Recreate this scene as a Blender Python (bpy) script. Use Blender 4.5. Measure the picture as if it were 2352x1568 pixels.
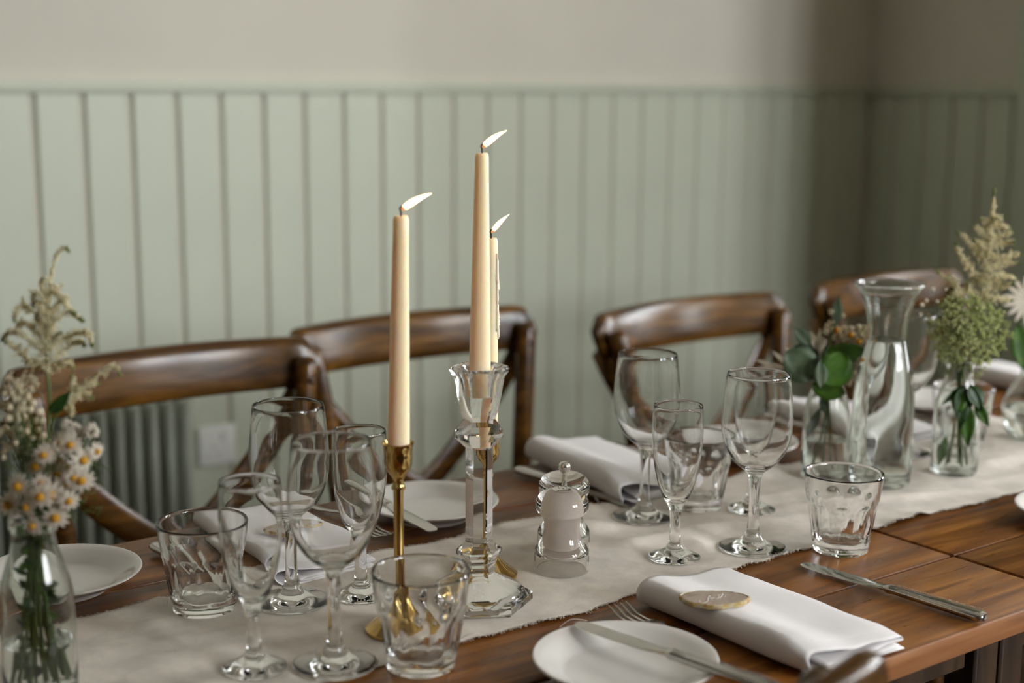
import bpy, bmesh, math, random
import numpy as np
from mathutils import Vector, Matrix, Quaternion, noise

# ------------------------------------------------------------------ clear
for o in list(bpy.data.objects): bpy.data.objects.remove(o)
SC = bpy.context.scene
COL = SC.collection
PI = math.pi
rnd = random.Random(7)

# ------------------------------------------------------------------ camera
PW, PH, FPX = 2352, 1568, 3267.0
TZ = 0.75                        # table top height
CAM = Vector((0, 0, TZ + 0.5))
yaw, pitch, roll = math.radians(53.4), math.atan(592 / FPX), math.radians(0.40)
_fh = Vector((math.cos(yaw), math.sin(yaw), 0)); _rt = Vector((math.sin(yaw), -math.cos(yaw), 0)); _up = Vector((0, 0, 1))
FWD = _fh * math.cos(pitch) - _up * math.sin(pitch)
_u0 = _fh * math.sin(pitch) + _up * math.cos(pitch)
RGT = _rt * math.cos(roll) + _u0 * math.sin(roll)
UPV = _u0 * math.cos(roll) - _rt * math.sin(roll)
cd = bpy.data.cameras.new('camera'); cam = bpy.data.objects.new('camera', cd); COL.objects.link(cam)
m3 = Matrix((RGT, UPV, -FWD)).transposed()
cam.matrix_world = Matrix.Translation(CAM) @ m3.to_4x4()
cd.sensor_width = 36.0; cd.lens = FPX * 36.0 / PW
cd.clip_start = 0.02; cd.clip_end = 60
cd.dof.use_dof = True; cd.dof.focus_distance = 1.44; cd.dof.aperture_fstop = 2.8
SC.camera = cam

# ------------------------------------------------------------------ world, light, exposure
world = bpy.data.worlds.new('world'); SC.world = world; world.use_nodes = True
bg = world.node_tree.nodes['Background']
bg.inputs['Color'].default_value = (0.93, 0.97, 1.0, 1); bg.inputs['Strength'].default_value = 31.5
SC.view_settings.view_transform = 'Standard'; SC.view_settings.look = 'None'
SC.view_settings.exposure = 0.0; SC.view_settings.gamma = 1.0
SC.view_settings.use_curve_mapping = False
cy = SC.cycles
cy.use_denoising = True
cy.use_adaptive_sampling = True; cy.adaptive_threshold = 0.03
cy.max_bounces = 18; cy.diffuse_bounces = 4; cy.glossy_bounces = 6; cy.transmission_bounces = 18; cy.transparent_max_bounces = 12
cy.use_light_tree = False
cy.sample_clamp_indirect = 6.0; cy.blur_glossy = 0.3
cy.caustics_reflective = True; cy.caustics_refractive = True

# room
XE, YB, XW, YF, ZC = 3.39, 2.80, -6.0, -2.4, 2.95
DADO = 1.25
WIN = [(1.20, 0.72), (0.36, -0.12)]   # (y far, y near) of the openings in the end wall
FWIN = [(1.50, 2.27), (2.43, 3.20)]   # (x0, x1) of the high openings in the front wall, behind the viewer
FZ0, FZ1 = 1.40, 2.78
WZ0, WZ1, WD = 0.86, 2.20, 0.26

def portal(name, y0, y1):
    l = bpy.data.lights.new(name, 'AREA'); l.shape = 'RECTANGLE'
    l.size = abs(y1 - y0); l.size_y = WZ1 - WZ0
    l.cycles.is_portal = True
    o = bpy.data.objects.new(name, l); COL.objects.link(o)
    o.location = (XE + WD - 0.01, (y0 + y1) / 2, (WZ0 + WZ1) / 2)
    o.rotation_euler = (PI / 2, 0, PI / 2)
for k, (a, b) in enumerate(WIN): portal('window_portal', a, b)

def portal_front(x0, x1):
    l = bpy.data.lights.new('window_portal', 'AREA'); l.shape = 'RECTANGLE'; l.size = x1 - x0; l.size_y = FZ1 - FZ0; l.cycles.is_portal = True
    o = bpy.data.objects.new('window_portal', l); COL.objects.link(o)
    o.location = ((x0 + x1) / 2, YF - 0.19, (FZ0 + FZ1) / 2); o.rotation_euler = (PI / 2, 0, 0)
for a, b in FWIN: portal_front(a, b)

# ------------------------------------------------------------------ measuring helpers
def ray(px, py):
    return FWD + RGT * ((px - PW / 2) / FPX) - UPV * ((py - PH / 2) / FPX)
def at(px, py, d):
    return CAM + ray(px, py) * d
def onz(px, py, z=TZ):
    r = ray(px, py); return CAM + r * ((z - CAM.z) / r.z)
def ony(px, py, y):
    r = ray(px, py); return CAM + r * ((y - CAM.y) / r.y)
def depth(p):
    return (Vector(p) - CAM).dot(FWD)

# ------------------------------------------------------------------ materials
def newmat(name):
    m = bpy.data.materials.new(name); m.use_nodes = True
    nt = m.node_tree; b = nt.nodes['Principled BSDF']
    return m, nt, b
def srgb(r, g, b):
    f = lambda c: (c / 255 / 12.92) if c / 255 <= 0.04045 else ((c / 255 + 0.055) / 1.055) ** 2.4
    return (f(r), f(g), f(b), 1)
def node(nt, t, **kw):
    n = nt.nodes.new(t)
    for k, v in kw.items():
        if k in n.inputs: n.inputs[k].default_value = v
        else: setattr(n, k, v)
    return n
def ramp(nt, fac, stops):
    r = nt.nodes.new('ShaderNodeValToRGB')
    e = r.color_ramp.elements
    while len(e) < len(stops): e.new(0.5)
    for i, (p, c) in enumerate(stops):
        e[i].position = p; e[i].color = c
    nt.links.new(fac, r.inputs['Fac']); return r.outputs['Color']
def coords(nt, scale=(1, 1, 1), kind='Object', rot=(0, 0, 0)):
    tc = nt.nodes.new('ShaderNodeTexCoord'); mp = nt.nodes.new('ShaderNodeMapping')
    mp.inputs['Scale'].default_value = scale; mp.inputs['Rotation'].default_value = rot
    nt.links.new(tc.outputs[kind], mp.inputs['Vector']); return mp.outputs['Vector']
def noisef(nt, vec, scale, detail=4, rough=0.55, dist=0.0):
    n = node(nt, 'ShaderNodeTexNoise'); n.inputs['Scale'].default_value = scale; n.inputs['Detail'].default_value = detail
    n.inputs['Roughness'].default_value = rough; n.inputs['Distortion'].default_value = dist
    nt.links.new(vec, n.inputs['Vector']); return n.outputs['Fac']
def bump(nt, b, h, strength=0.2, dist=0.001):
    n = node(nt, 'ShaderNodeBump'); n.inputs['Strength'].default_value = strength; n.inputs['Distance'].default_value = dist
    nt.links.new(h, n.inputs['Height']); nt.links.new(n.outputs['Normal'], b.inputs['Normal'])
def simple(name, col, rough=0.5, metal=0.0, sss=0.0, sssr=(0.01, 0.005, 0.003), coat=0.0, var=0.08, vs=30, spec=0.5):
    """plain procedural material: a base colour with slight noise variation"""
    m, nt, b = newmat(name)
    v = coords(nt)
    f = noisef(nt, v, vs, 3)
    c = col
    lo = tuple(max(0, x * (1 - var)) for x in c[:3]) + (1,); hi = tuple(min(1, x * (1 + var)) for x in c[:3]) + (1,)
    nt.links.new(ramp(nt, f, [(0.3, lo), (0.7, hi)]), b.inputs['Base Color'])
    b.inputs['Roughness'].default_value = rough; b.inputs['Metallic'].default_value = metal
    b.inputs['Specular IOR Level'].default_value = spec
    if sss:
        b.inputs['Subsurface Weight'].default_value = sss; b.inputs['Subsurface Radius'].default_value = sssr
        b.inputs['Subsurface Scale'].default_value = 1.0
    if coat:
        b.inputs['Coat Weight'].default_value = coat; b.inputs['Coat Roughness'].default_value = 0.12
    return m
def glassmat(name, col=(1, 1, 1, 1), ior=1.5, rough=0.0):
    m, nt, b = newmat(name)
    b.inputs['Base Color'].default_value = col; b.inputs['Transmission Weight'].default_value = 1.0
    b.inputs['IOR'].default_value = ior; b.inputs['Roughness'].default_value = rough
    return m
def woodmat(name, stops, axis='X', rough=0.35, grain=1.0, knots=False, coat=0.3, bmp=0.25):
    m, nt, b = newmat(name)
    s = {'X': (0.7, 9, 9), 'Y': (9, 0.7, 9), 'Z': (9, 9, 0.7)}[axis]
    tc = nt.nodes.new('ShaderNodeTexCoord')
    oi = nt.nodes.new('ShaderNodeObjectInfo')
    add = node(nt, 'ShaderNodeVectorMath', operation='ADD')
    mul = node(nt, 'ShaderNodeVectorMath', operation='SCALE'); mul.inputs[3].default_value = 37.0
    cmb = nt.nodes.new('ShaderNodeCombineXYZ')
    for i in range(3): nt.links.new(oi.outputs['Random'], cmb.inputs[i])
    nt.links.new(cmb.outputs[0], mul.inputs[0]); nt.links.new(tc.outputs['Object'], add.inputs[0]); nt.links.new(mul.outputs[0], add.inputs[1])
    mp = nt.nodes.new('ShaderNodeMapping'); mp.inputs['Scale'].default_value = s
    nt.links.new(add.outputs[0], mp.inputs['Vector']); v = mp.outputs['Vector']
    f1 = noisef(nt, v, 2.2 * grain, 5, 0.6, 1.6)
    f2 = noisef(nt, v, 14 * grain, 4, 0.7, 0.4)
    # growth rings: noise fed through a sine
    mm = node(nt, 'ShaderNodeMath', operation='MULTIPLY'); mm.inputs[1].default_value = 34.0
    nt.links.new(noisef(nt, v, 0.9 * grain, 2, 0.5, 0.6), mm.inputs[0])
    sn = node(nt, 'ShaderNodeMath', operation='SINE'); nt.links.new(mm.outputs[0], sn.inputs[0])
    a1 = node(nt, 'ShaderNodeMath', operation='MULTIPLY_ADD'); a1.inputs[1].default_value = 0.10; nt.links.new(sn.outputs[0], a1.inputs[0]); nt.links.new(f1, a1.inputs[2])
    a2 = node(nt, 'ShaderNodeMath', operation='MULTIPLY_ADD'); a2.inputs[1].default_value = 0.35; nt.links.new(f2, a2.inputs[0]); nt.links.new(a1.outputs[0], a2.inputs[2])
    a3 = node(nt, 'ShaderNodeMath', operation='SUBTRACT'); a3.inputs[1].default_value = 0.18; nt.links.new(a2.outputs[0], a3.inputs[0])
    col = ramp(nt, a3.outputs[0], stops)
    if knots:
        mk = nt.nodes.new('ShaderNodeMapping'); mk.inputs['Scale'].default_value = (3.2, 6.5, 1.0)
        nt.links.new(add.outputs[0], mk.inputs['Vector'])
        vo = node(nt, 'ShaderNodeTexVoronoi'); vo.inputs['Scale'].default_value = 1.15
        nt.links.new(mk.outputs['Vector'], vo.inputs['Vector'])
        kr = ramp(nt, vo.outputs['Distance'], [(0.0, (1, 1, 1, 1)), (0.075, (0.85, 0.85, 0.85, 1)), (0.15, (0, 0, 0, 1))])
        mx = node(nt, 'ShaderNodeMix', data_type='RGBA'); mx.inputs['B'].default_value = srgb(40, 26, 16)
        mx.inputs[7].default_value = srgb(40, 27, 18)
        nt.links.new(kr, mx.inputs[0]); nt.links.new(col, mx.inputs[6]); col = mx.outputs[2]
    nt.links.new(col, b.inputs['Base Color'])
    rr = ramp(nt, f2, [(0.3, (rough * 0.75,) * 3 + (1,)), (0.75, (rough * 1.3,) * 3 + (1,))])
    nt.links.new(rr, b.inputs['Roughness'])
    b.inputs['Coat Weight'].default_value = coat; b.inputs['Coat Roughness'].default_value = 0.18; b.inputs['Specular IOR Level'].default_value = 0.32
    bump(nt, b, a2.outputs[0], bmp, 0.0008)
    return m

M = {}
M['sage'] = simple('sage_paint', (0.575, 0.60, 0.482, 1), 0.45, var=0.03, vs=4)
M['plaster'] = simple('cream_plaster', (0.66, 0.62, 0.53, 1), 0.85, var=0.03, vs=3)
M['ceiling'] = simple('ceiling_paint', (0.46, 0.42, 0.35, 1), 0.9, var=0.03, vs=2)
M['whitepaint'] = simple('white_gloss_paint', (0.75, 0.74, 0.70, 1), 0.35, var=0.02, vs=5)
M['table'] = woodmat('stained_pine', [(0.20, srgb(58, 33, 11)), (0.42, srgb(104, 61, 21)), (0.60, srgb(130, 81, 30)), (0.82, srgb(164, 110, 48))], 'X', 0.34, 1.6, True, 0.0, 0.10)
M['tableedge'] = woodmat('worn_pine_edge', [(0.25, srgb(95, 58, 30)), (0.5, srgb(135, 88, 52)), (0.8, srgb(160, 110, 70))], 'X', 0.45, 1.0, False, 0.1, 0.4)
M['darkwood'] = woodmat('dark_leg_wood', [(0.25, srgb(34, 24, 16)), (0.6, srgb(66, 47, 30)), (0.85, srgb(84, 60, 40))], 'Z', 0.5, 1.0, False, 0.1)
M['chair'] = woodmat('walnut_chair', [(0.22, srgb(40, 25, 7)), (0.45, srgb(74, 47, 15)), (0.65, srgb(98, 65, 22)), (0.85, srgb(124, 85, 34))], 'X', 0.20, 1.6, False, 0.10, 0.05)
M['floor'] = woodmat('floor_boards', [(0.25, srgb(34, 23, 14)), (0.6, srgb(62, 43, 26)), (0.85, srgb(84, 60, 38))], 'X', 0.5, 0.5, False, 0.1)
M['glass'] = glassmat('clear_glass', (0.985, 0.99, 0.985, 1), 1.48)
M['crystal'] = glassmat('lead_crystal', (0.985, 0.985, 0.985, 1), 1.55)
M['acrylic'] = glassmat('clear_acrylic', (0.98, 0.98, 0.97, 1), 1.47)
M['bottleglass'] = glassmat('bottle_glass', (0.95, 0.975, 0.95, 1), 1.5)
M['water'] = glassmat('water', (0.97, 0.985, 0.98, 1), 1.33)
M['china'] = simple('white_china', (0.74, 0.71, 0.68, 1), 0.12, var=0.015, vs=8, coat=0.4)
M['steel'] = simple('stainless_steel', (0.56, 0.55, 0.52, 1), 0.16, 1.0, var=0.06, vs=60)
M['chrome'] = simple('chrome', (0.72, 0.70, 0.67, 1), 0.08, 1.0, var=0.03)
M['brass'] = simple('polished_brass', (0.55, 0.37, 0.125, 1), 0.10, 1.0, var=0.08, vs=40)
M['salt'] = simple('table_salt', (0.86, 0.76, 0.70, 1), 0.8, var=0.04, vs=900)
M['pepper'] = simple('peppercorn_fill', (0.10, 0.06, 0.035, 1), 0.8, var=0.5, vs=700)
M['plastic'] = simple('white_plastic', (0.85, 0.84, 0.81, 1), 0.35, var=0.01)
M['radiator'] = simple('radiator_enamel', (0.34, 0.36, 0.30, 1), 0.38, var=0.03)
M['wick'] = simple('charred_wick', (0.03, 0.018, 0.012, 1), 0.9, var=0.3)
M['cushion'] = simple('cream_cushion_cloth', (0.68, 0.64, 0.55, 1), 0.9, var=0.05, vs=200)

def waxmat():
    m, nt, b = newmat('ivory_wax')
    b.inputs['Base Color'].default_value = (0.95, 0.76, 0.53, 1); b.inputs['Roughness'].default_value = 0.42
    b.inputs['Subsurface Weight'].default_value = 0.9; b.inputs['Subsurface Radius'].default_value = (0.014, 0.008, 0.004)
    b.inputs['Subsurface Scale'].default_value = 1.0
    f = noisef(nt, coords(nt), 90, 2); bump(nt, b, f, 0.06, 0.0006)
    return m
M['wax'] = waxmat()
M['waxdrip'] = simple('set_wax', (0.86, 0.76, 0.58, 1), 0.35, var=0.03)
def flamemat():
    m = bpy.data.materials.new('candle_flame'); m.use_nodes = True; nt = m.node_tree
    nt.nodes.clear()
    out = nt.nodes.new('ShaderNodeOutputMaterial'); em = nt.nodes.new('ShaderNodeEmission')
    tc = nt.nodes.new('ShaderNodeTexCoord'); sp = nt.nodes.new('ShaderNodeSeparateXYZ')
    nt.links.new(tc.outputs['Generated'], sp.inputs[0])
    c = ramp(nt, sp.outputs['Z'], [(0.0, (1, 0.45, 0.14, 1)), (0.3, (1, 0.66, 0.34, 1)), (0.8, (1, 0.68, 0.36, 1)), (1.0, (1, 0.55, 0.24, 1))])
    nt.links.new(c, em.inputs['Color']); em.inputs['Strength'].default_value = 22.0
    nt.links.new(em.outputs[0], out.inputs['Surface']); return m
M['flame'] = flamemat()
def sheathmat():
    m = bpy.data.materials.new('flame_sheath'); m.use_nodes = True; nt = m.node_tree; nt.nodes.clear()
    out = nt.nodes.new('ShaderNodeOutputMaterial'); em = nt.nodes.new('ShaderNodeEmission'); tr = nt.nodes.new('ShaderNodeBsdfTransparent'); mx = nt.nodes.new('ShaderNodeMixShader')
    tc = nt.nodes.new('ShaderNodeTexCoord'); sp = nt.nodes.new('ShaderNodeSeparateXYZ'); nt.links.new(tc.outputs['Generated'], sp.inputs[0])
    nt.links.new(ramp(nt, sp.outputs['Z'], [(0.0, (0.75, 0.22, 0.06, 1)), (0.35, (1, 0.48, 0.14, 1)), (1.0, (1, 0.55, 0.20, 1))]), em.inputs['Color'])
    em.inputs['Strength'].default_value = 1.3; mx.inputs[0].default_value = 0.55
    nt.links.new(tr.outputs[0], mx.inputs[1]); nt.links.new(em.outputs[0], mx.inputs[2]); nt.links.new(mx.outputs[0], out.inputs['Surface']); return m
M['sheath'] = sheathmat(); M['sheath'].cycles.emission_sampling = 'NONE'
def clothmat(name, col, weave=1500, rough=0.9, var=0.06, bmp=0.25, vs=18):
    m, nt, b = newmat(name)
    v = coords(nt)
    w1 = node(nt, 'ShaderNodeTexWave', wave_type='BANDS', bands_direction='X'); w1.inputs['Scale'].default_value = weave / 6; w1.inputs['Distortion'].default_value = 1.0
    w2 = node(nt, 'ShaderNodeTexWave', wave_type='BANDS', bands_direction='Y'); w2.inputs['Scale'].default_value = weave / 6; w2.inputs['Distortion'].default_value = 1.0
    nt.links.new(v, w1.inputs['Vector']); nt.links.new(v, w2.inputs['Vector'])
    mu = node(nt, 'ShaderNodeMath', operation='MULTIPLY'); nt.links.new(w1.outputs['Fac'], mu.inputs[0]); nt.links.new(w2.outputs['Fac'], mu.inputs[1])
    f = noisef(nt, v, vs, 5, 0.65)
    f3 = noisef(nt, v, 900, 2, 0.5)
    ad = node(nt, 'ShaderNodeMath', operation='MULTIPLY_ADD'); ad.inputs[1].default_value = 0.35; nt.links.new(f3, ad.inputs[0]); nt.links.new(f, ad.inputs[2])
    lo = tuple(x * (1 - var * 1.6) for x in col[:3]) + (1,); hi = tuple(min(1, x * (1 + var)) for x in col[:3]) + (1,)
    nt.links.new(ramp(nt, ad.outputs[0], [(0.52, lo), (0.82, hi)]), b.inputs['Base Color'])
    b.inputs['Roughness'].default_value = rough; b.inputs['Specular IOR Level'].default_value = 0.15
    b.inputs['Sheen Weight'].default_value = 0.15
    bump(nt, b, mu.outputs[0], bmp, 0.0004)
    return m
M['runner'] = clothmat('washed_linen', (0.80, 0.725, 0.635, 1), 4200, 0.95, 0.10, 0.6, 22)
M['napkin'] = clothmat('white_cotton', (0.80, 0.765, 0.765, 1), 6000, 0.9, 0.02, 0.12, 14)

def agatemat():
    m, nt, b = newmat('agate')
    v = coords(nt, (1, 1, 1))
    f = noisef(nt, v, 34, 3, 0.5, 0.8)
    nt.links.new(ramp(nt, f, [(0.3, srgb(150, 132, 118)), (0.5, srgb(172, 154, 140)), (0.7, srgb(140, 120, 104))]), b.inputs['Base Color'])
    b.inputs['Roughness'].default_value = 0.18; b.inputs['Subsurface Weight'].default_value = 0.25; b.inputs['Subsurface Radius'].default_value = (0.003, 0.002, 0.0015)
    b.inputs['Subsurface Scale'].default_value = 1.0
    return m
M['agate'] = agatemat()
def crustmat():
    m, nt, b = newmat('agate_crust')
    v = coords(nt)
    f = noisef(nt, v, 160, 3, 0.6)
    nt.links.new(ramp(nt, f, [(0.3, srgb(150, 98, 62)), (0.48, srgb(182, 160, 98)), (0.62, srgb(198, 186, 160)), (0.78, srgb(168, 122, 80))]), b.inputs['Base Color'])
    b.inputs['Roughness'].default_value = 0.35; bump(nt, b, f, 0.8, 0.001); return m
M['crust'] = crustmat()
M['ink'] = simple('white_ink', (0.88, 0.84, 0.78, 1), 0.5, var=0.0)
def leafmat(name, c1, c2, rough=0.45, tr=0.25):
    m, nt, b = newmat(name)
    f = noisef(nt, coords(nt), 60, 3)
    col = ramp(nt, f, [(0.3, c1), (0.7, c2)])
    nt.links.new(col, b.inputs['Base Color']); b.inputs['Roughness'].default_value = rough
    tl = nt.nodes.new('ShaderNodeBsdfTranslucent'); nt.links.new(col, tl.inputs['Color'])
    mx = nt.nodes.new('ShaderNodeMixShader'); mx.inputs[0].default_value = tr
    out = nt.nodes['Material Output']
    nt.links.new(b.outputs[0], mx.inputs[1]); nt.links.new(tl.outputs[0], mx.inputs[2]); nt.links.new(mx.outputs[0], out.inputs['Surface'])
    return m
M['leaf'] = leafmat('bright_leaf', srgb(50, 90, 6), srgb(78, 122, 12), 0.55, 0.3)
M['euca'] = leafmat('eucalyptus_leaf', srgb(64, 84, 56), srgb(90, 108, 78), 0.5, 0.12)
M['darkleaf'] = leafmat('dark_leaf', srgb(24, 52, 14), srgb(44, 80, 24), 0.4, 0.2)
M['stem'] = leafmat('green_stem', srgb(52, 78, 26), srgb(88, 112, 46), 0.5, 0.1)
M['brownstem'] = leafmat('woody_stem', srgb(96, 74, 44), srgb(122, 98, 62), 0.7, 0.0)
M['cream'] = leafmat('cream_floret', srgb(236, 226, 186), srgb(250, 245, 220), 0.8, 0.5)
M['limefloret'] = leafmat('lime_floret', srgb(190, 198, 124), srgb(228, 230, 178), 0.8, 0.5)
M['petal'] = leafmat('white_petal', srgb(228, 218, 200), srgb(244, 238, 226), 0.6, 0.4)
M['disc'] = leafmat('yellow_disc', srgb(190, 132, 10), srgb(224, 168, 24), 0.8, 0.1)
M['tan'] = leafmat('tan_bud', srgb(216, 202, 168), srgb(238, 228, 200), 0.8, 0.3)
M['orange'] = leafmat('orange_disc', srgb(214, 138, 10), srgb(232, 160, 20), 0.8, 0.1)
M['greentip'] = leafmat('green_tip', srgb(110, 124, 58), srgb(146, 156, 84), 0.7, 0.3)

# ------------------------------------------------------------------ object helpers
def link(name, me, mat=None, parent=None):
    o = bpy.data.objects.new(name, me); COL.objects.link(o)
    if mat is not None and len(me.materials) == 0: me.materials.append(M[mat] if isinstance(mat, str) else mat)
    if parent is not None: o.parent = parent
    return o
def tag(o, label=None, cat=None, group=None, kind=None):
    if label: o['label'] = label
    if cat: o['category'] = cat
    if group: o['group'] = group
    if kind: o['kind'] = kind
    return o
def thing(name, label, cat, loc=(0, 0, 0), rz=0.0, group=None):
    o = bpy.data.objects.new(name, None); COL.objects.link(o)
    o.location = loc; o.rotation_euler = (0, 0, rz); o.empty_display_size = 0.02
    return tag(o, label, cat, group)
def copy_tree(o, parent=None):
    c = o.copy(); COL.objects.link(c); c.parent = parent
    for ch in list(o.children): copy_tree(ch, c)
    return c
def mesh(name, verts, faces, smooth=None):
    me = bpy.data.meshes.new(name); me.from_pydata([tuple(v) for v in verts], [], faces); me.update()
    finish(me, smooth); return me
def finish(me, smooth):
    if smooth is None: return
    me.shade_smooth()
    if smooth < 180: me.set_sharp_from_angle(angle=math.radians(smooth))
def from_bm(name, bm, smooth=None):
    bmesh.ops.recalc_face_normals(bm, faces=bm.faces[:])
    me = bpy.data.meshes.new(name); bm.to_mesh(me); bm.free(); finish(me, smooth); return me
def lathe(name, prof, seg=48, smooth=50, rf=None):
    """closed solid of revolution; prof = [(r,z)], r=0 closes the end; rf(theta,i) scales the radius"""
    V, Fc, rings = [], [], []
    for i, (r, z) in enumerate(prof):
        if r <= 1e-7:
            rings.append([len(V)]); V.append((0, 0, z))
        else:
            ids = []
            for k in range(seg):
                t = 2 * PI * k / seg
                rr = r if rf is None else rf(t, i, r, z)
                ids.append(len(V)); V.append((rr * math.cos(t), rr * math.sin(t), z))
            rings.append(ids)
    for a, b in zip(rings[:-1], rings[1:]):
        if len(a) == 1 and len(b) == 1: continue
        for k in range(seg):
            k2 = (k + 1) % seg
            if len(a) == 1: Fc.append((a[0], b[k], b[k2]))
            elif len(b) == 1: Fc.append((a[k], b[0], a[k2])) if False else Fc.append((a[k], a[k2], b[0]))
            else: Fc.append((a[k], a[k2], b[k2], b[k]))
    bm = bmesh.new(); vs = [bm.verts.new(v) for v in V]
    for f in Fc: bm.faces.new([vs[i] for i in f])
    return from_bm(name, bm, smooth)
def spl(prof, n=4):
    """centripetal Catmull-Rom through a profile, keeps r >= 0"""
    P = [Vector((a, b)) for a, b in prof]; out = []
    for i in range(len(P) - 1):
        p1, p2 = P[i], P[i + 1]
        p0 = P[i - 1] if i > 0 else Vector((-P[1].x, P[1].y)); p3 = P[i + 2] if i + 2 < len(P) else Vector((-P[-2].x, P[-2].y))
        t0 = 0.0; t1 = t0 + max(1e-6, (p1 - p0).length) ** .5; t2 = t1 + max(1e-6, (p2 - p1).length) ** .5; t3 = t2 + max(1e-6, (p3 - p2).length) ** .5
        for k in range(n):
            t = t1 + (t2 - t1) * k / n
            a1 = p0 * ((t1 - t) / (t1 - t0)) + p1 * ((t - t0) / (t1 - t0)); a2 = p1 * ((t2 - t) / (t2 - t1)) + p2 * ((t - t1) / (t2 - t1)); a3 = p2 * ((t3 - t) / (t3 - t2)) + p3 * ((t - t2) / (t3 - t2))
            b1 = a1 * ((t2 - t) / (t2 - t0)) + a2 * ((t - t0) / (t2 - t0)); b2 = a2 * ((t3 - t) / (t3 - t1)) + a3 * ((t - t1) / (t3 - t1))
            c_ = b1 * ((t2 - t) / (t2 - t1)) + b2 * ((t - t1) / (t2 - t1))
            out.append((max(0.0, c_.x) if (i or k) else prof[0][0], c_.y))
    out.append(prof[-1]); return out
def bbox(bm, x0, x1, y0, y1, z0, z1, bevel=0.0, seg=1):
    r = bmesh.ops.create_cube(bm, size=1.0)
    vs = r['verts']
    for v in vs:
        v.co = Vector(((x0 + x1) / 2 + v.co.x * (x1 - x0), (y0 + y1) / 2 + v.co.y * (y1 - y0), (z0 + z1) / 2 + v.co.z * (z1 - z0)))
    if bevel:
        es = list({e for v in vs for e in v.link_edges})
        bmesh.ops.bevel(bm, geom=es, offset=bevel, segments=seg, affect='EDGES', profile=0.5)
def box(name, x0, x1, y0, y1, z0, z1, mat, parent=None, bevel=0.0, seg=1):
    bm = bmesh.new(); bbox(bm, x0, x1, y0, y1, z0, z1, bevel, seg)
    return link(name, from_bm(name, bm, 40 if bevel else None), mat, parent)
def smoothpath(pts, n=8):
    """Catmull-Rom through pts"""
    P = [Vector(p) for p in pts]
    if len(P) < 3:
        return [P[0].lerp(P[-1], i / n) for i in range(n + 1)]
    out = []
    for i in range(len(P) - 1):
        p0 = P[max(i - 1, 0)]; p1 = P[i]; p2 = P[i + 1]; p3 = P[min(i + 2, len(P) - 1)]
        for k in range(n):
            t = k / n
            out.append(0.5 * ((2 * p1) + (p2 - p0) * t + (2 * p0 - 5 * p1 + 4 * p2 - p3) * t * t + (3 * p1 - p0 - 3 * p2 + p3) * t ** 3))
    out.append(P[-1]); return out
class MB:
    """collects verts and faces of one part"""
    def __init__(s): s.v = []; s.f = []
    def tube(s, pts, rad, seg=6, flat=1.0, up=None, cap=True):
        P = [Vector(p) for p in pts]; n = len(P)
        R = rad if hasattr(rad, '__len__') else [rad] * n
        base = len(s.v); nrm = None
        for i in range(n):
            t = (P[min(i + 1, n - 1)] - P[max(i - 1, 0)]).normalized()
            if nrm is None:
                a = Vector(up) if up is not None else (Vector((0, 0, 1)) if abs(t.z) < 0.9 else Vector((1, 0, 0)))
                nrm = (a - t * a.dot(t)).normalized()
            else:
                a = Vector(up) if up is not None else nrm
                nn = a - t * a.dot(t)
                nrm = nn.normalized() if nn.length > 1e-6 else nrm
            b = t.cross(nrm)
            for k in range(seg):
                q = 2 * PI * (k + 0.5) / seg
                s.v.append(P[i] + nrm * (R[i] * flat * math.cos(q)) + b * (R[i] * math.sin(q)))
        for i in range(n - 1):
            for k in range(seg):
                a = base + i * seg + k; b2 = base + i * seg + (k + 1) % seg
                s.f.append((a, b2, b2 + seg, a + seg))
        if cap:
            s.f.append(tuple(base + k for k in range(seg))[::-1]); s.f.append(tuple(base + (n - 1) * seg + k for k in range(seg)))
    def octa(s, p, r, sq=1.0):
        p = Vector(p); b = len(s.v)
        for d in ((r, 0, 0), (-r, 0, 0), (0, r, 0), (0, -r, 0), (0, 0, r * sq), (0, 0, -r * sq)): s.v.append(p + Vector(d))
        for f in ((0, 2, 4), (2, 1, 4), (1, 3, 4), (3, 0, 4), (2, 0, 5), (1, 2, 5), (3, 1, 5), (0, 3, 5)): s.f.append(tuple(b + i for i in f))
    def ball(s, p, r, seg=7, rings=5):
        p = Vector(p); b = len(s.v)
        s.v.append(p + Vector((0, 0, r)))
        for i in range(1, rings):
            a = PI * i / rings
            for k in range(seg):
                q = 2 * PI * k / seg
                s.v.append(p + Vector((r * math.sin(a) * math.cos(q), r * math.sin(a) * math.sin(q), r * math.cos(a))))
        s.v.append(p - Vector((0, 0, r))); last = len(s.v) - 1
        for k in range(seg):
            s.f.append((b, b + 1 + k, b + 1 + (k + 1) % seg))
            s.f.append((last, last - seg + (k + 1) % seg, last - seg + k))
        for i in range(rings - 2):
            for k in range(seg):
                a = b + 1 + i * seg + k; c = b + 1 + i * seg + (k + 1) % seg
                s.f.append((a, a + seg, c + seg, c))
    def add(s, verts, faces, mat=None):
        b = len(s.v)
        for v in verts: s.v.append((mat @ Vector(v)) if mat else Vector(v))
        for f in faces: s.f.append(tuple(b + i for i in f))
    def build(s, name, mat, parent=None, smooth=60, kind=None):
        me = mesh(name, s.v, s.f, smooth)
        o = link(name, me, mat, parent)
        if kind: o['kind'] = kind
        return o
def loft(sections, closed_ring=True):
    """sections: list of equal-length vertex rings -> verts, faces with end caps"""
    V, Fc = [], []; n = len(sections[0])
    for s_ in sections: V += [Vector(p) for p in s_]
    for i in range(len(sections) - 1):
        for k in range(n):
            a = i * n + k; b = i * n + (k + 1) % n
            Fc.append((a, b, b + n, a + n))
    Fc.append(tuple(range(n))[::-1]); Fc.append(tuple((len(sections) - 1) * n + k for k in range(n)))
    return V, Fc
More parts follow.
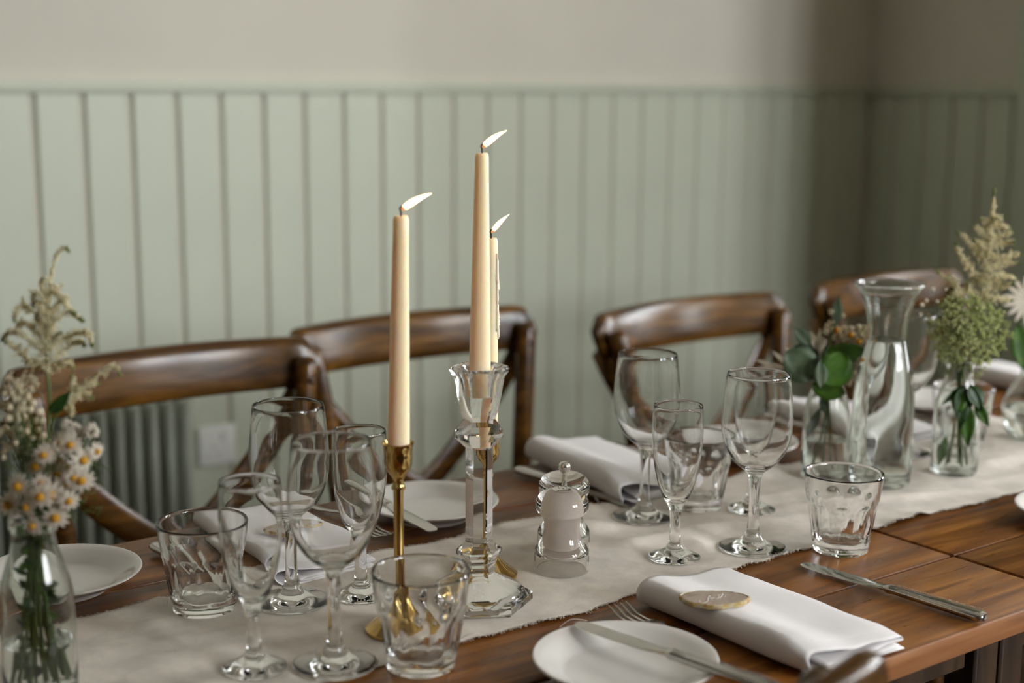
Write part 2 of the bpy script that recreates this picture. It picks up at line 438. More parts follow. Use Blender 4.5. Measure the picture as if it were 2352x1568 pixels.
def frame(d, nrm):
    """matrix whose Y runs along d and Z along nrm"""
    y = Vector(d).normalized(); z = Vector(nrm); z = (z - y * z.dot(y)).normalized(); x = y.cross(z)
    return Matrix((x, y, z)).transposed().to_4x4()

# ================================================================== THE SETTING
def struct(name, bm, mat, label=None):
    o = link(name, from_bm(name, bm), mat); o['kind'] = 'structure'
    if label: o['label'] = label
    return o
bm = bmesh.new(); bbox(bm, XW - 0.3, XE + 0.6, YF - 0.3, YB + 0.3, -0.12, 0)
struct('floor', bm, 'floor', 'dark floor under the dining table')
bm = bmesh.new(); bbox(bm, XW - 0.3, XE + 0.6, YF - 0.3, YB + 0.3, ZC, ZC + 0.12)
struct('ceiling', bm, 'ceiling', 'pale ceiling above the room')
bm = bmesh.new(); bbox(bm, XW - 0.2, XE + 0.5, YB + 0.006, YB + 0.22, -0.05, ZC + 0.05)
wall_back = struct('wall_back', bm, 'plaster', 'cream plaster wall above sage green panelling')
bm = bmesh.new(); bbox(bm, XW - 0.2, XW, YF, YB + 0.1, -0.05, ZC + 0.05)
struct('wall_left', bm, 'plaster', 'plain cream wall at the near end of the room')
bm = bmesh.new()
xs_ = [XW - 0.2] + [q for w in FWIN for q in w] + [XE + 0.5]
for i in range(0, len(xs_), 2): bbox(bm, xs_[i], xs_[i + 1], YF - 0.2, YF, -0.05, ZC + 0.05)
for a, b in FWIN:
    bbox(bm, a, b, YF - 0.2, YF, -0.05, FZ0); bbox(bm, a, b, YF - 0.2, YF, FZ1, ZC + 0.05)
struct('wall_front', bm, 'plaster', 'cream wall with two high windows behind the viewer')
# unseen pier added just beyond the picture to put the corner in shade
bm = bmesh.new(); bbox(bm, 2.87, XE + 0.02, 1.62, 1.84, 0, ZC + 0.02)
struct('wall_pier', bm, 'plaster', 'cream pier standing out from the end wall')
# end wall with three deep window openings
bm = bmesh.new()
ys = [YB + 0.1]
for a, b in WIN: ys += [a, b]
ys.append(YF - 0.1)
for i in range(0, len(ys), 2): bbox(bm, XE + 0.006, XE + WD, ys[i + 1], ys[i], -0.05, ZC + 0.05)
for a, b in WIN:
    bbox(bm, XE + 0.006, XE + WD, b, a, -0.05, WZ0); bbox(bm, XE + 0.006, XE + WD, b, a, WZ1, ZC + 0.05)
wall_right = struct('wall_right', bm, 'plaster', 'shaded end wall beside the corner')

# tongue-and-groove boards of the wainscot, every board a piece of its own
PITCH, GROOVE = 0.0983, 0.011
def board_mesh(name, w, h):
    bm = bmesh.new()
    # front face at y=0, chamfered long edges, body behind
    sec = [(-w / 2, 0.012), (-w / 2, 0.004), (-w / 2 + 0.004, 0.0), (w / 2 - 0.004, 0.0), (w / 2, 0.004), (w / 2, 0.012)]
    lo = [bm.verts.new((x, y, 0)) for x, y in sec]; hi = [bm.verts.new((x, y, h)) for x, y in sec]
    n = len(sec)
    for k in range(n): bm.faces.new((lo[k], lo[(k + 1) % n], hi[(k + 1) % n], hi[k]))
    bm.faces.new(lo[::-1]); bm.faces.new(hi)
    return from_bm(name, bm)
bme = board_mesh('board', PITCH - GROOVE, DADO - 0.022); bme.materials.append(M['sage'])
# painted backing that closes the grooves
o = box('backing', XW, XE, YB + 0.0085, YB + 0.02, 0, DADO - 0.01, 'sage', wall_back)
x_g0 = ony(72, 205, YB).x
k0 = int((-2.4 - x_g0) / PITCH)
x = x_g0 + k0 * PITCH + PITCH / 2
while x + PITCH / 2 < XE + 0.01:
    o = link('board', bme, None, wall_back); o.location = (x, YB - 0.003, 0); x += PITCH
CY = 2.19   # near edge of the panelling on the end wall
box('backing', XE + 0.0085, XE + 0.02, CY, YB + 0.02, 0, DADO - 0.01, 'sage', wall_right)
y = YB - PITCH / 2 - 0.004
while y - PITCH / 2 > CY + 0.09:
    o = link('board', bme, None, wall_right); o.location = (XE - 0.003, y, 0); o.rotation_euler = (0, 0, -PI / 2); y -= PITCH
# cap rails of the panelling
def trim(name, dims, mat, label, bevel=0.003, under=None):
    bm = bmesh.new(); bbox(bm, *dims, bevel, 2)
    if under:
        for v in bm.verts:
            if v.co.z < (dims[4] + dims[5]) / 2: v.co += Vector(under) if (v.co.y < dims[3] - .01 if under[1] else v.co.x < dims[1] - .01) else Vector((0, 0, 0))
    o = link(name, from_bm(name, bm, 40), mat); tag(o, label, kind='structure'); return o
trim('trim_3', (XE - 0.022, XE + 0.03, CY, CY + 0.10, 0, 2.5), 'sage', 'upright sage green casing on the end wall at the picture edge')
trim('trim_1', (XW, XE, YB - 0.018, YB + 0.02, DADO - 0.024, DADO + 0.001), 'sage', 'sage green cap rail along the long panelled wall', under=(0, 0.005, 0))
trim('trim_2', (XE - 0.018, XE + 0.02, CY + 0.09, YB, DADO - 0.024, DADO + 0.001), 'sage', 'sage green cap rail on the shaded end wall', under=(0.005, 0, 0))
# window casings, sills, sashes and panes
def panemat():
    m = bpy.data.materials.new('window_glass'); m.use_nodes = True; nt = m.node_tree; nt.nodes.clear()
    out = nt.nodes.new('ShaderNodeOutputMaterial'); t = nt.nodes.new('ShaderNodeBsdfTransparent'); g = nt.nodes.new('ShaderNodeBsdfGlossy')
    g.inputs['Roughness'].default_value = 0.02; mx = nt.nodes.new('ShaderNodeMixShader'); mx.inputs[0].default_value = 0.06
    nt.links.new(t.outputs[0], mx.inputs[1]); nt.links.new(g.outputs[0], mx.inputs[2]); nt.links.new(mx.outputs[0], out.inputs['Surface']); return m
M['pane'] = panemat()
for i, (a, b) in enumerate(WIN):
    w = thing('window_%d' % (i + 1), ['casement window in the end wall just past the pier', 'casement window in the end wall farthest from the pier'][i], 'window')
    del w['category']; w['kind'] = 'structure'
    box('casing', XE - 0.022, XE + 0.03, a, a + 0.10, 0, WZ1 + 0.1, 'sage', w, 0.004)
    box('casing', XE - 0.022, XE + 0.03, b - 0.10, b, 0, WZ1 + 0.1, 'sage', w, 0.004)
    box('casing', XE - 0.022, XE + 0.03, b, a, WZ1, WZ1 + 0.1, 'sage', w, 0.004)
    box('sill', XE - 0.05, XE + WD - 0.10, b, a, WZ0 - 0.03, WZ0, 'sage', w, 0.004)
    xs0, xs1 = XE + WD - 0.10, XE + WD - 0.055
    bm = bmesh.new()
    for dims in ((a - 0.05, a, WZ0, WZ1), (b, b + 0.05, WZ0, WZ1), (b + 0.05, a - 0.05, WZ0, WZ0 + 0.06), (b + 0.05, a - 0.05, WZ1 - 0.06, WZ1), ((a + b) / 2 - 0.03, (a + b) / 2 + 0.03, WZ0 + 0.06, WZ1 - 0.06)):
        bbox(bm, xs0, xs1, dims[0], dims[1], dims[2], dims[3])
    sash = link('sash', from_bm('sash', bm), 'whitepaint', w)
    bm = bmesh.new()
    for zz in (WZ0 + 0.46, WZ0 + 0.90): bbox(bm, xs0 + 0.01, xs1 - 0.01, b + 0.05, a - 0.05, zz - 0.011, zz + 0.011)
    link('glazing_bar', from_bm('glazing_bar', bm), 'whitepaint', sash)
    box('pane', xs0 + 0.02, xs0 + 0.024, b + 0.04, a - 0.04, WZ0 + 0.05, WZ1 - 0.05, 'pane', sash)

for i, (a, b) in enumerate(FWIN):
    w = thing('window_%d' % (i + 1 + len(WIN)), ['high casement window behind the viewer, nearer the middle of the room', 'high casement window behind the viewer, nearer the end wall'][i], 'window')
    del w['category']; w['kind'] = 'structure'
    for dims in ((a - 0.07, a, FZ0, FZ1 + 0.1), (b, b + 0.07, FZ0, FZ1 + 0.1), (a, b, FZ1, FZ1 + 0.1)): box('casing', dims[0], dims[1], YF - 0.02, YF + 0.022, dims[2], dims[3], 'sage', w, 0.004)
    box('sill', a, b, YF - 0.1, YF + 0.04, FZ0 - 0.03, FZ0, 'sage', w, 0.004)
    bm = bmesh.new()
    for d in ((a, a + .04, FZ0, FZ1), (b - .04, b, FZ0, FZ1), (a + .04, b - .04, FZ0, FZ0 + .05), (a + .04, b - .04, FZ1 - .05, FZ1), ((a + b) / 2 - .025, (a + b) / 2 + .025, FZ0 + .05, FZ1 - .05)): bbox(bm, d[0], d[1], YF - .15, YF - .11, d[2], d[3])
    sash = link('sash', from_bm('sash', bm), 'whitepaint', w)
    bm = bmesh.new(); bbox(bm, a + .04, b - .04, YF - .14, YF - .12, (FZ0 + FZ1) / 2 - .011, (FZ0 + FZ1) / 2 + .011)
    link('glazing_bar', from_bm('glazing_bar', bm), 'whitepaint', sash)
    box('pane', a + .03, b - .03, YF - .132, YF - .128, FZ0 + .04, FZ1 - .04, 'pane', sash)

# ================================================================== RADIATOR, SOCKET
rad = thing('column_radiator', 'sage grey column radiator on the wall behind the chair beside the flowers', 'radiator', (0, 0, 0))
cm = MB()
colme = lathe('column', [(0, 0.14), (0.006, 0.141), (0.0095, 0.15), (0.0095, 0.615), (0.007, 0.628), (0, 0.63)], 14, 60)
colme.materials.append(M['radiator'])
RX1 = ony(402, 1050, 2.66).x; ny = 27
for k in range(ny):
    for r_, yy in enumerate((2.600, 2.638, 2.676, 2.714)):
        o = link('column', colme, None, rad); o.location = (RX1 - k * 0.0345, yy, 0)
for nm, zz in (('header_pipe', 0.605), ('header_pipe', 0.165)):
    mb = MB(); mb.tube([(RX1 + 0.02, 2.685, zz), (RX1 - 0.0345 * ny, 2.685, zz)], 0.022, 12); mb.build(nm, 'radiator', rad, 50)
for k in (2, 24):
    box('bracket', RX1 - k * 0.0345 - 0.012, RX1 - k * 0.0345 + 0.012, 2.68, 2.80, 0.52, 0.56, 'radiator', rad)
mb = MB(); mb.tube([(RX1 + 0.02, 2.685, 0.165), (RX1 + 0.07, 2.685, 0.165), (RX1 + 0.075, 2.685, 0.15), (RX1 + 0.075, 2.685, 0.0)], 0.009, 10); mb.build('valve_pipe', 'radiator', rad)

c = ony(500, 1022, YB - 0.012)
sk = thing('wall_socket', 'small white plastic socket plate on the green boards', 'socket', (c.x, YB - 0.004, c.z))
sw = (ony(533, 1022, YB).x - ony(469, 1022, YB).x) * 1.05
box('plate', -0.043, 0.043, -0.010, 0.0, -0.043, 0.043, 'plastic', sk, 0.003, 2)
box('switch', 0.008, 0.020, -0.0135, -0.009, 0.012, 0.030, 'plastic', sk, 0.0015)
for dx, dz in ((-0.012, -0.002), (-0.023, -0.020), (-0.001, -0.020)):
    box('slot', dx - 0.003, dx + 0.003, -0.0104, -0.0095, dz - 0.0015, dz + 0.0015, 'pepper', sk)

# ================================================================== TABLES
TY0, TY1, XS = 0.757, 1.462, 1.2675
SEAMS = [TY0, 0.9005, 1.041, 1.181, 1.320, TY1]
def table(label, x0, x1, dz=0.0):
    t = thing('dining_table', label, 'table', ((x0 + x1) / 2, (TY0 + TY1) / 2, 0), 0, 'dining tables pushed end to end')
    cx, cyy = (x0 + x1) / 2, (TY0 + TY1) / 2
    for i in range(5):
        a, b = SEAMS[i], SEAMS[i + 1]
        g = 0.0016
        bm = bmesh.new(); dzz = rnd.uniform(-0.0004, 0)
        bbox(bm, x0 + g - cx, x1 - g - cx, a + (g if i else 0) - cyy, b - (g if i < 4 else 0) - cyy, TZ - 0.023 + dzz, TZ + dzz, 0.0024, 2)
        o = link('plank', from_bm('plank', bm, 40), 'table', t)
        if i == 0:
            o.data.materials.append(M['tableedge'])
            for p in o.data.polygons:
                if p.normal.y < -0.35: p.material_index = 1
    for sx in (x0 + 0.0215, x1 - 0.0215):
        for sy in (TY0 + 0.098, TY1 - 0.098):
            box('leg', sx - 0.02 - cx, sx + 0.02 - cx, sy - 0.02 - cyy, sy + 0.02 - cyy, 0, TZ - 0.024, 'darkwood', t, 0.003)
    for sy in (TY0 + 0.098, TY1 - 0.098):
        box('apron', x0 + 0.045 - cx, x1 - 0.045 - cx, sy - 0.01 - cyy, sy + 0.01 - cyy, TZ - 0.10, TZ - 0.024, 'darkwood', t, 0.002)
    return t
table('brown plank table nearest the viewer, carrying the candles', XS - 1.95, XS)
table('brown plank table butted on beyond the seam, towards the window', XS + 0.0025, XS + 1.75)

# low stool with a cream pad tucked under the tables
st = thing('stool', 'low stool with a cream pad tucked under the table edge', 'stool', (1.375, 1.005, 0))
box('pad', -0.135, 0.135, -0.135, 0.135, 0.425, 0.46, 'cushion', st, 0.008, 2)
box('seat', -0.13, 0.13, -0.13, 0.13, 0.405, 0.425, 'darkwood', st, 0.003)
for sx in (-0.115, 0.115):
    for sy in (-0.115, 0.115):
        box('leg', sx - 0.014, sx + 0.014, sy - 0.014, sy + 0.014, 0, 0.405, 'darkwood', st, 0.002)

# ================================================================== RUNNER
FEET = [(0.616, 1.186, .037), (0.574, 1.028, .037), (0.514, 1.062, .028), (0.68, 1.163, .028), (0.54, 1.22, .032), (0.636, 0.986, .032), (1.082, 1.195, .037), (1.103, 1.041, .037), (1.011, 1.067, .028), (1.206, 1.142, .028), (1.163, 1.192, .032), (1.182, 0.985, .032), (1.572, 1.208, .037), (1.668, 1.186, .032),
        (0.764, 1.08, .054), (0.662, 1.063, .032), (0.8145, 1.137, .032), (0.889, 1.108, .029), (0.931, 1.157, .029), (0.35, 1.12, .034), (1.393, 1.193, .034), (1.549, 1.109, .034), (1.427, 1.131, .042), (1.78, 1.16, .05), (0.69, 1.24, .06), (1.17, 1.25, .07), (0.585, 1.22, .015), (0.81, 1.25, .02), (1.65, 1.25, .08), (1.57, 1.25, .02), (1.27, 1.25, .02), (2.1, 1.25, .08), (0.95, 0.98, .08), (0.853, 0.985, .02)]
def rz(x, y):
    """height of the linen runner above the table"""
    e = min(abs(y - RY0(x)), abs(RY1(x) - y))
    ed = math.exp(-e / 0.016)
    n1 = noise.noise(Vector((x * 13, y * 19, 0.3))); n2 = noise.noise(Vector((x * 34, y * 45, 4.1)))
    free = 1.0
    for ox, oy, orr in FEET:
        dd = math.hypot(x - ox, y - oy) - orr
        if dd < 0.03: free = min(free, max(0.0, dd / 0.03))
    n4 = noise.noise(Vector((x * 9 + y * 26, y * 8 - x * 4, 9.0)))
    w = free * (abs(n1) * 0.0010 + abs(n2) * 0.0008) + free * (max(0.0, n4) ** 1.5 * 0.015 + max(0, n1) * 0.004)
    n3 = noise.noise(Vector((x * 21, 7.0 + (y > 1.13) * 9, 1.7)))
    return 0.0012 + w + free * ed * (0.0010 + 0.0100 * max(0, n3))
def RY0(x): return 1.003 + 0.011 * noise.noise(Vector((x * 11, 3.3, 0))) + 0.0045 * noise.noise(Vector((x * 41, 1.3, 0))) + 0.0016 * noise.noise(Vector((x * 140, 1.3, 0)))
def RY1(x): return 1.262 + 0.012 * noise.noise(Vector((x * 10, 8.3, 5))) + 0.005 * noise.noise(Vector((x * 37, 6.3, 0))) + 0.0012 * noise.noise(Vector((x * 140, 6.3, 0)))
rx0, rx1 = -0.62, 2.9
NX, NY = 700, 52
V, Fc = [], []
for i in range(NX + 1):
    x = rx0 + (rx1 - rx0) * i / NX
    a, b = RY0(x), RY1(x)
    for j in range(NY + 1):
        y = a + (b - a) * j / NY
        V.append((x, y, TZ + rz(x, y)))
for i in range(NX):
    for j in range(NY):
        q = i * (NY + 1) + j; Fc.append((q, q + NY + 1, q + NY + 2, q + 1))
run = thing('table_runner', 'frayed beige linen runner down the middle of the tables', 'table runner', (1.0, 1.13, TZ))
me = mesh('cloth', [(a - 1.0, b - 1.13, c_ - TZ) for a, b, c_ in V], Fc, 180)
o = link('cloth', me, 'runner', run)
md = o.modifiers.new('thick', 'SOLIDIFY'); md.thickness = 0.0008; md.offset = -1
mb = MB(); r2 = random.Random(3)
for k in range(2600):
    x = r2.uniform(0.2, 2.3); front = r2.random() < 0.6
    y = RY0(x) if front else RY1(x); s = -1 if front else 1
    L = r2.uniform(0.0015, 0.0045); z = TZ + rz(x, y)
    p0 = Vector((x, y - s * 0.001, z)); p1 = Vector((x + r2.uniform(-.002, .002), y + s * L * 0.6, z + r2.uniform(-.0004, .0008))); p2 = Vector((p1.x + r2.uniform(-.002, .002), y + s * L, max(TZ + 0.0004, z - r2.uniform(0, .0015))))
    mb.tube([p - Vector((1.0, 1.13, TZ)) for p in (p0, p1, p2)], 0.00022, 3)
for (px, py, dx, dy) in ((1310, 1400, 0.02, -0.010), (1285, 1440, 0.03, -0.004), (385, 1392, 0.012, 0.012), (1375, 1155, 0.004, 0.012), (1060, 1465, 0.02, -0.012)):
    p = onz(px, py, TZ + 0.003)
    mb.tube([q - Vector((1.0, 1.13, TZ)) for q in smoothpath([p, p + Vector((dx * .4, dy * .7, 0.006)), p + Vector((dx, dy, 0.001))], 6)], 0.0003, 4)
mb.build('fringe', 'runner', run, 180, 'stuff')

def surf(x, y):
    """highest point of the cloth under a small foot"""
    if RY0(x) - 0.01 < y < RY1(x) + 0.01:
        return TZ + 0.0014
    return TZ + 0.0002

# ================================================================== CHAIRS
def chair_proto():
    t = thing('cross_back_chair', 'x', 'chair')
    # seat: rounded trapezoid with a soft dished top
    out = []
    for k in range(40):
        q = 2 * PI * k / 40
        cx_, sy_ = math.cos(q), math.sin(q)
        n = 3.2
        r = (abs(cx_) ** n + abs(sy_) ** n) ** (-1 / n)
        xx, yy = r * cx_, r * sy_
        out.append((xx * (0.215 - 0.03 * yy), yy * 0.205))
    secs = [[(a * s, b * s, z) for a, b in out] for s, z in ((0.95, 0.437), (1.0, 0.443), (1.0, 0.458), (0.97, 0.465), (0.7, 0.461), (0.3, 0.459))]
    v, f = loft(secs); mb = MB(); mb.add(v, f); mb.build('seat', 'chair', t, 50)
    def post(s):
        pts = smoothpath([(s * 0.185, 0.225, 0.0), (s * 0.172, 0.185, 0.25), (s * 0.165, 0.172, 0.46), (s * 0.178, 0.182, 0.62), (s * 0.198, 0.202, 0.78), (s * 0.208, 0.213, 0.848)], 6)
        mb = MB(); n = len(pts); mb.tube(pts, [0.0175 if i < n - 2 else (0.016 if i == n - 2 else 0.010) for i in range(n)], 12)
        mb.build('post', 'chair', t, 60)
    post(-1); post(1)
    # top rail: bent plank, its hollow towards the sitter
    secs = []
    for i in range(33):
        u = -1 + 2 * i / 32
        xx = 0.236 * u; yb = 0.232 + 0.040 * (1 - u * u)
        e = max(0, (abs(u) - 0.90) / 0.10); hh = 0.039 * math.sqrt(max(0.10, 1 - e * e)); hh *= (1 - 0.06 * u * u)
        th = 0.0135 * (1 - 0.35 * e)
        zc = 0.836
        ring = []
        for k in range(24):
            q = 2 * PI * k / 24; n = 6.0
            c_, s_ = math.cos(q), math.sin(q); r = (abs(c_) ** n + abs(s_) ** n) ** (-1 / n)
            ring.append((xx, yb + th * r * c_ + 0.0058 * (s_ * r), zc + hh * r * s_))
        secs.append(ring)
    v, f = loft(secs); mb = MB(); mb.add(v, f); rl = mb.build('top_rail', 'chair', t, 60)
    for s in (-1, 1):
        mb = MB(); mb.ball((s * 0.2035, 0.192, 0.815), 0.0065, 10, 6); mb.build('bolt', 'darkwood', t, 180)
    # crossed bentwood braces behind the posts
    for s in (-1, 1):
        off = 0.0 if s < 0 else 0.010
        pts = smoothpath([(s * 0.222, 0.236 + off * 0.3, 0.815), (s * 0.175, 0.232 + off, 0.74), (s * 0.075, 0.226 + off, 0.635), (-s * 0.05, 0.212 + off, 0.545), (-s * 0.150, 0.190 + off, 0.478)], 6)
        mb = MB(); mb.tube(pts, 0.021, 10, 0.30, up=(0, 1, 0)); mb.build('brace', 'chair', t, 50)
    for s in (-1, 1):
        mb = MB(); pts = smoothpath([(s * 0.178, -0.165, 0.45), (s * 0.182, -0.175, 0.25), (s * 0.192, -0.19, 0.0)], 5)
        mb.tube(pts, [0.0175 - 0.004 * i / 10 for i in range(len(pts))], 12); mb.build('front_leg', 'chair', t, 60)
        mb = MB(); mb.tube([(s * 0.186, -0.178, 0.22), (s * 0.176, 0.19, 0.20)], 0.010, 10); mb.build('stretcher', 'chair', t, 60)
    mb = MB(); mb.tube([(-0.184, -0.172, 0.28), (0.184, -0.172, 0.28)], 0.010, 10); mb.build('stretcher', 'chair', t, 60)
    return t
ch0 = chair_proto()
chairs = [
    ((0.790, 1.640, 0), 0.010, 'dark wooden cross-back chair in front of the radiator, behind the tall flowers'),
    ((1.243, 1.705, 0), -0.01, 'dark wooden cross-back chair behind the three burning candles'),
    ((1.742, 1.560, 0), 0.045, 'dark wooden cross-back chair behind the wine glasses, beside the eucalyptus'),
    ((2.310, 1.590, 0), 0.02, 'dark wooden cross-back chair partly hidden behind the water carafe'),
    ((0.527, 0.832, 0), PI, 'blurred wooden chair on the near side, only its rail end showing'),
]
for i, (loc, a, lab) in enumerate(chairs):
    o = ch0 if i == 0 else copy_tree(ch0)
    o.location = loc; o.rotation_euler = (0, 0, a); o['label'] = lab; o['group'] = 'cross-back chairs around the tables'

# ================================================================== CROCKERY
def plate_mesh():
    p = [(0, 0.0035), (0.040, 0.0035), (0.043, 0.0), (0.046, 0.0), (0.047, 0.0035), (0.058, 0.008), (0.070, 0.0145), (0.0785, 0.0185), (0.0797, 0.0198), (0.0792, 0.0210), (0.078, 0.0212),
         (0.070, 0.0175), (0.060, 0.0125), (0.054, 0.0085), (0.050, 0.0068), (0.03, 0.0062), (0, 0.0062)]
    return lathe('side_plate', p, 64, 60)
pm = plate_mesh()
plates = [((0.763, 0.862), 'white china side plate at the near table edge with a knife across it', 'front'),
          ((0.447, 1.355), 'white china side plate beside the tall flower bottle', ''),
          ((0.882, 1.345), 'white china side plate behind the left brass candlestick', ''),
          ((1.388, 1.341), 'white china side plate half hidden behind the right-hand wine glass', ''),
          ((1.826, 1.356), 'white china side plate far down the table behind the carafe', ''),
          ((1.487, 0.880), 'white china side plate cut by the picture edge, past the seam', '')]
for (xy, lab, _) in plates:
    o = link('side_plate', pm, 'china'); o.location = (xy[0], xy[1], TZ + 0.0003); tag(o, lab, 'plate', 'side plates on the tables')

# ================================================================== CUTLERY
def rsec(v, hw, z, th, n=12, e=3.0):
    """rounded-rectangle ring across X at length v"""
    r_ = []
    for k in range(n):
        q = 2 * PI * (k + .5) / n; c_, s_ = math.cos(q), math.sin(q)
        r = (abs(c_) ** e + abs(s_) ** e) ** (-1 / e)
        r_.append((hw * r * c_, v, z + th * r * s_))
    return r_
def knife_proto(beads=True):
    t = thing('table_knife', 'x', 'knife')
    # blade: tip at +Y, handle end at -Y
    secs = []
    for v, l, r, z, th in ((0.002, .0045, .0045, .0052, .0022), (0.012, .0062, .0058, .0045, .0014), (0.025, .0085, .0082, .0040, .0011), (0.05, .0092, .0092, .0036, .0010), (0.08, .0090, .0092, .0034, .0009), (0.095, .0078, .0088, .0033, .0008), (0.102, .0055, .0075, .0033, .0008), (0.106, .0025, .0045, .0033, .0006)):
        secs.append([(-l, v, z), (-l * .6, v, z + th), (r * .5, v, z + th * 1.2), (r, v, z + th), (r, v, z - th), (r * .5, v, z - th * 1.2), (-l * .6, v, z - th)])
    v_, f_ = loft(secs); mb = MB(); mb.add(v_, f_); bl = mb.build('blade', 'steel', t, 35)
    secs = [rsec(*a) for a in ((0.004, .0042, .0052, .0028), (0.0, .0055, .0052, .0042), (-0.004, .0056, .0052, .0044), (-0.006, .0050, .0052, .0040), (-0.02, .0056, .0052, .0042), (-0.05, .0068, .0052, .0045), (-0.08, .0082, .0052, .0047), (-0.097, .0086, .0052, .0047), (-0.103, .0078, .0052, .0044), (-0.1055, .0052, .0052, .0034))]
    v_, f_ = loft(secs); mb = MB(); mb.add(v_, f_); hd = mb.build('handle', 'steel', t, 45)
    if beads:
        mb = MB()
        for k in range(52):
            v = -0.008 - 0.089 * k / 51; w = 0.0045 + (0.0028 * k / 51)
            for s in (-1, 1): mb.octa((s * w, v, 0.0096), 0.00055)
        for k in range(9):
            q = PI * k / 8; mb.octa((0.0073 * math.cos(q), -0.0970 - 0.0045 * math.sin(q), 0.0096), 0.00055)
        mb.build('bead_rim', 'chrome', hd, 180)
    return t
def fork_proto():
    t = thing('table_fork', 'x', 'fork')
    # tines at +Y, handle end at -Y; head curve
    def zc(v):   # centre height along the fork
        pts = [(-0.110, 0.003), (-0.06, 0.0035), (0.0, 0.011), (0.02, 0.0125), (0.035, 0.009), (0.05, 0.0055), (0.065, 0.006), (0.085, 0.0125)]
        for (a, za), (b, zb) in zip(pts[:-1], pts[1:]):
            if v <= b:
                u = (v - a) / (b - a); u = u * u * (3 - 2 * u); return za + (zb - za) * u
        return pts[-1][1]
    secs = [rsec(v, hw, zc(v), th) for v, hw, th in ((-0.1105, .004, .001), (-0.109, .0062, .0016), (-0.10, .0075, .0018), (-0.06, .0055, .0018), (-0.02, .0035, .0019), (0.008, .0030, .0020))]
    v_, f_ = loft(secs); mb = MB(); mb.add(v_, f_); mb.build('handle', 'steel', t, 50)
    secs = [rsec(v, hw, zc(v), th) for v, hw, th in ((0.006, .0029, .0019), (0.016, .004, .0017), (0.024, .0085, .0013), (0.032, .0112, .0012), (0.042, .0122, .0012))]
    v_, f_ = loft(secs); mb = MB(); mb.add(v_, f_); mb.build('head', 'steel', t, 50)
    for k in range(4):
        xx = -0.0102 + 0.0068 * k
        secs = []
        for i in range(8):
            v = 0.040 + 0.045 * i / 7; w = 0.0020 - 0.0007 * i / 7; th = 0.0012 - 0.0003 * i / 7
            if i == 7: w, th = 0.0006, 0.0005
            secs.append([(xx + p[0], p[1], p[2]) for p in rsec(v, w, zc(v), th, 8, 2.5)])
        v_, f_ = loft(secs); mb = MB(); mb.add(v_, f_); mb.build('tine', 'steel', t, 50)
    return t
kn0 = knife_proto(); fk0 = fork_proto()
def lay(proto, tip, end, label, z0, tilt=0.0, first=[set()], L=None, group=None):
    """place cutlery from handle end to tip (table coordinates)"""
    key = proto.name
    o = proto if key not in first[0] else copy_tree(proto); first[0].add(key)
    a, b = Vector((end[0], end[1], 0)), Vector((tip[0], tip[1], 0)); d = b - a
    o.location = ((a.x + b.x) / 2, (a.y + b.y) / 2, z0); o.rotation_euler = (tilt, 0, math.atan2(-d.x, d.y))
    o['label'] = label; o['group'] = group; return o
GK, GF = 'knives on the tables', 'forks on the tables'
# back diners sit facing the viewer: their handles point to the wall
lay(kn0, (1.103, 0.968), (1.124, 0.760), 'bare steel table knife on the planks, right of the near folded napkin', TZ + 0.0004, group=GK)
lay(kn0, (0.770, 0.938), (0.808, 0.728), 'steel knife resting across the near side plate', TZ + 0.0205, 0.0, group=GK)
lay(kn0, (0.585, 1.200), (0.568, 1.408), 'dark table knife behind the ribbed tumbler on the left', TZ + 0.003, group=GK)
lay(kn0, (1.094, 1.222), (1.072, 1.428), 'table knife under the edge of the napkin behind the salt shaker', TZ + 0.003, group=GK)
lay(kn0, (0.812, 1.232), (0.824, 1.440), 'steel knife resting across the plate behind the brass candlestick', TZ + 0.0225, group=GK)
lay(kn0, (0.382, 1.245), (0.372, 1.452), 'knife resting across the plate beside the flower bottle', TZ + 0.0225, group=GK)
lay(kn0, (1.570, 1.235), (1.555, 1.440), 'table knife beside the napkin behind the carafe', TZ + 0.003, group=GK)
lay(fk0, (0.853, 0.988), (0.853 - 0.012, 0.795), 'steel fork with its tines showing beside the near folded napkin', TZ + 0.0004, group=GF)
lay(fk0, (0.792, 1.272), (0.777, 1.458), 'dark steel fork in the shadow of the plate behind the brass candlestick', TZ + 0.0004, group=GF)
lay(fk0, (1.268, 1.270), (1.272, 1.455), 'steel fork right of the napkin behind the wine glasses', TZ + 0.0004, group=GF)
lay(fk0, (0.335, 1.262), (0.345, 1.445), 'steel fork left of the flower bottle at the picture edge', TZ + 0.0004, group=GF)
lay(fk0, (1.745, 1.265), (1.75, 1.45), 'steel fork far down the table behind the carafe', TZ + 0.0004, group=GF)

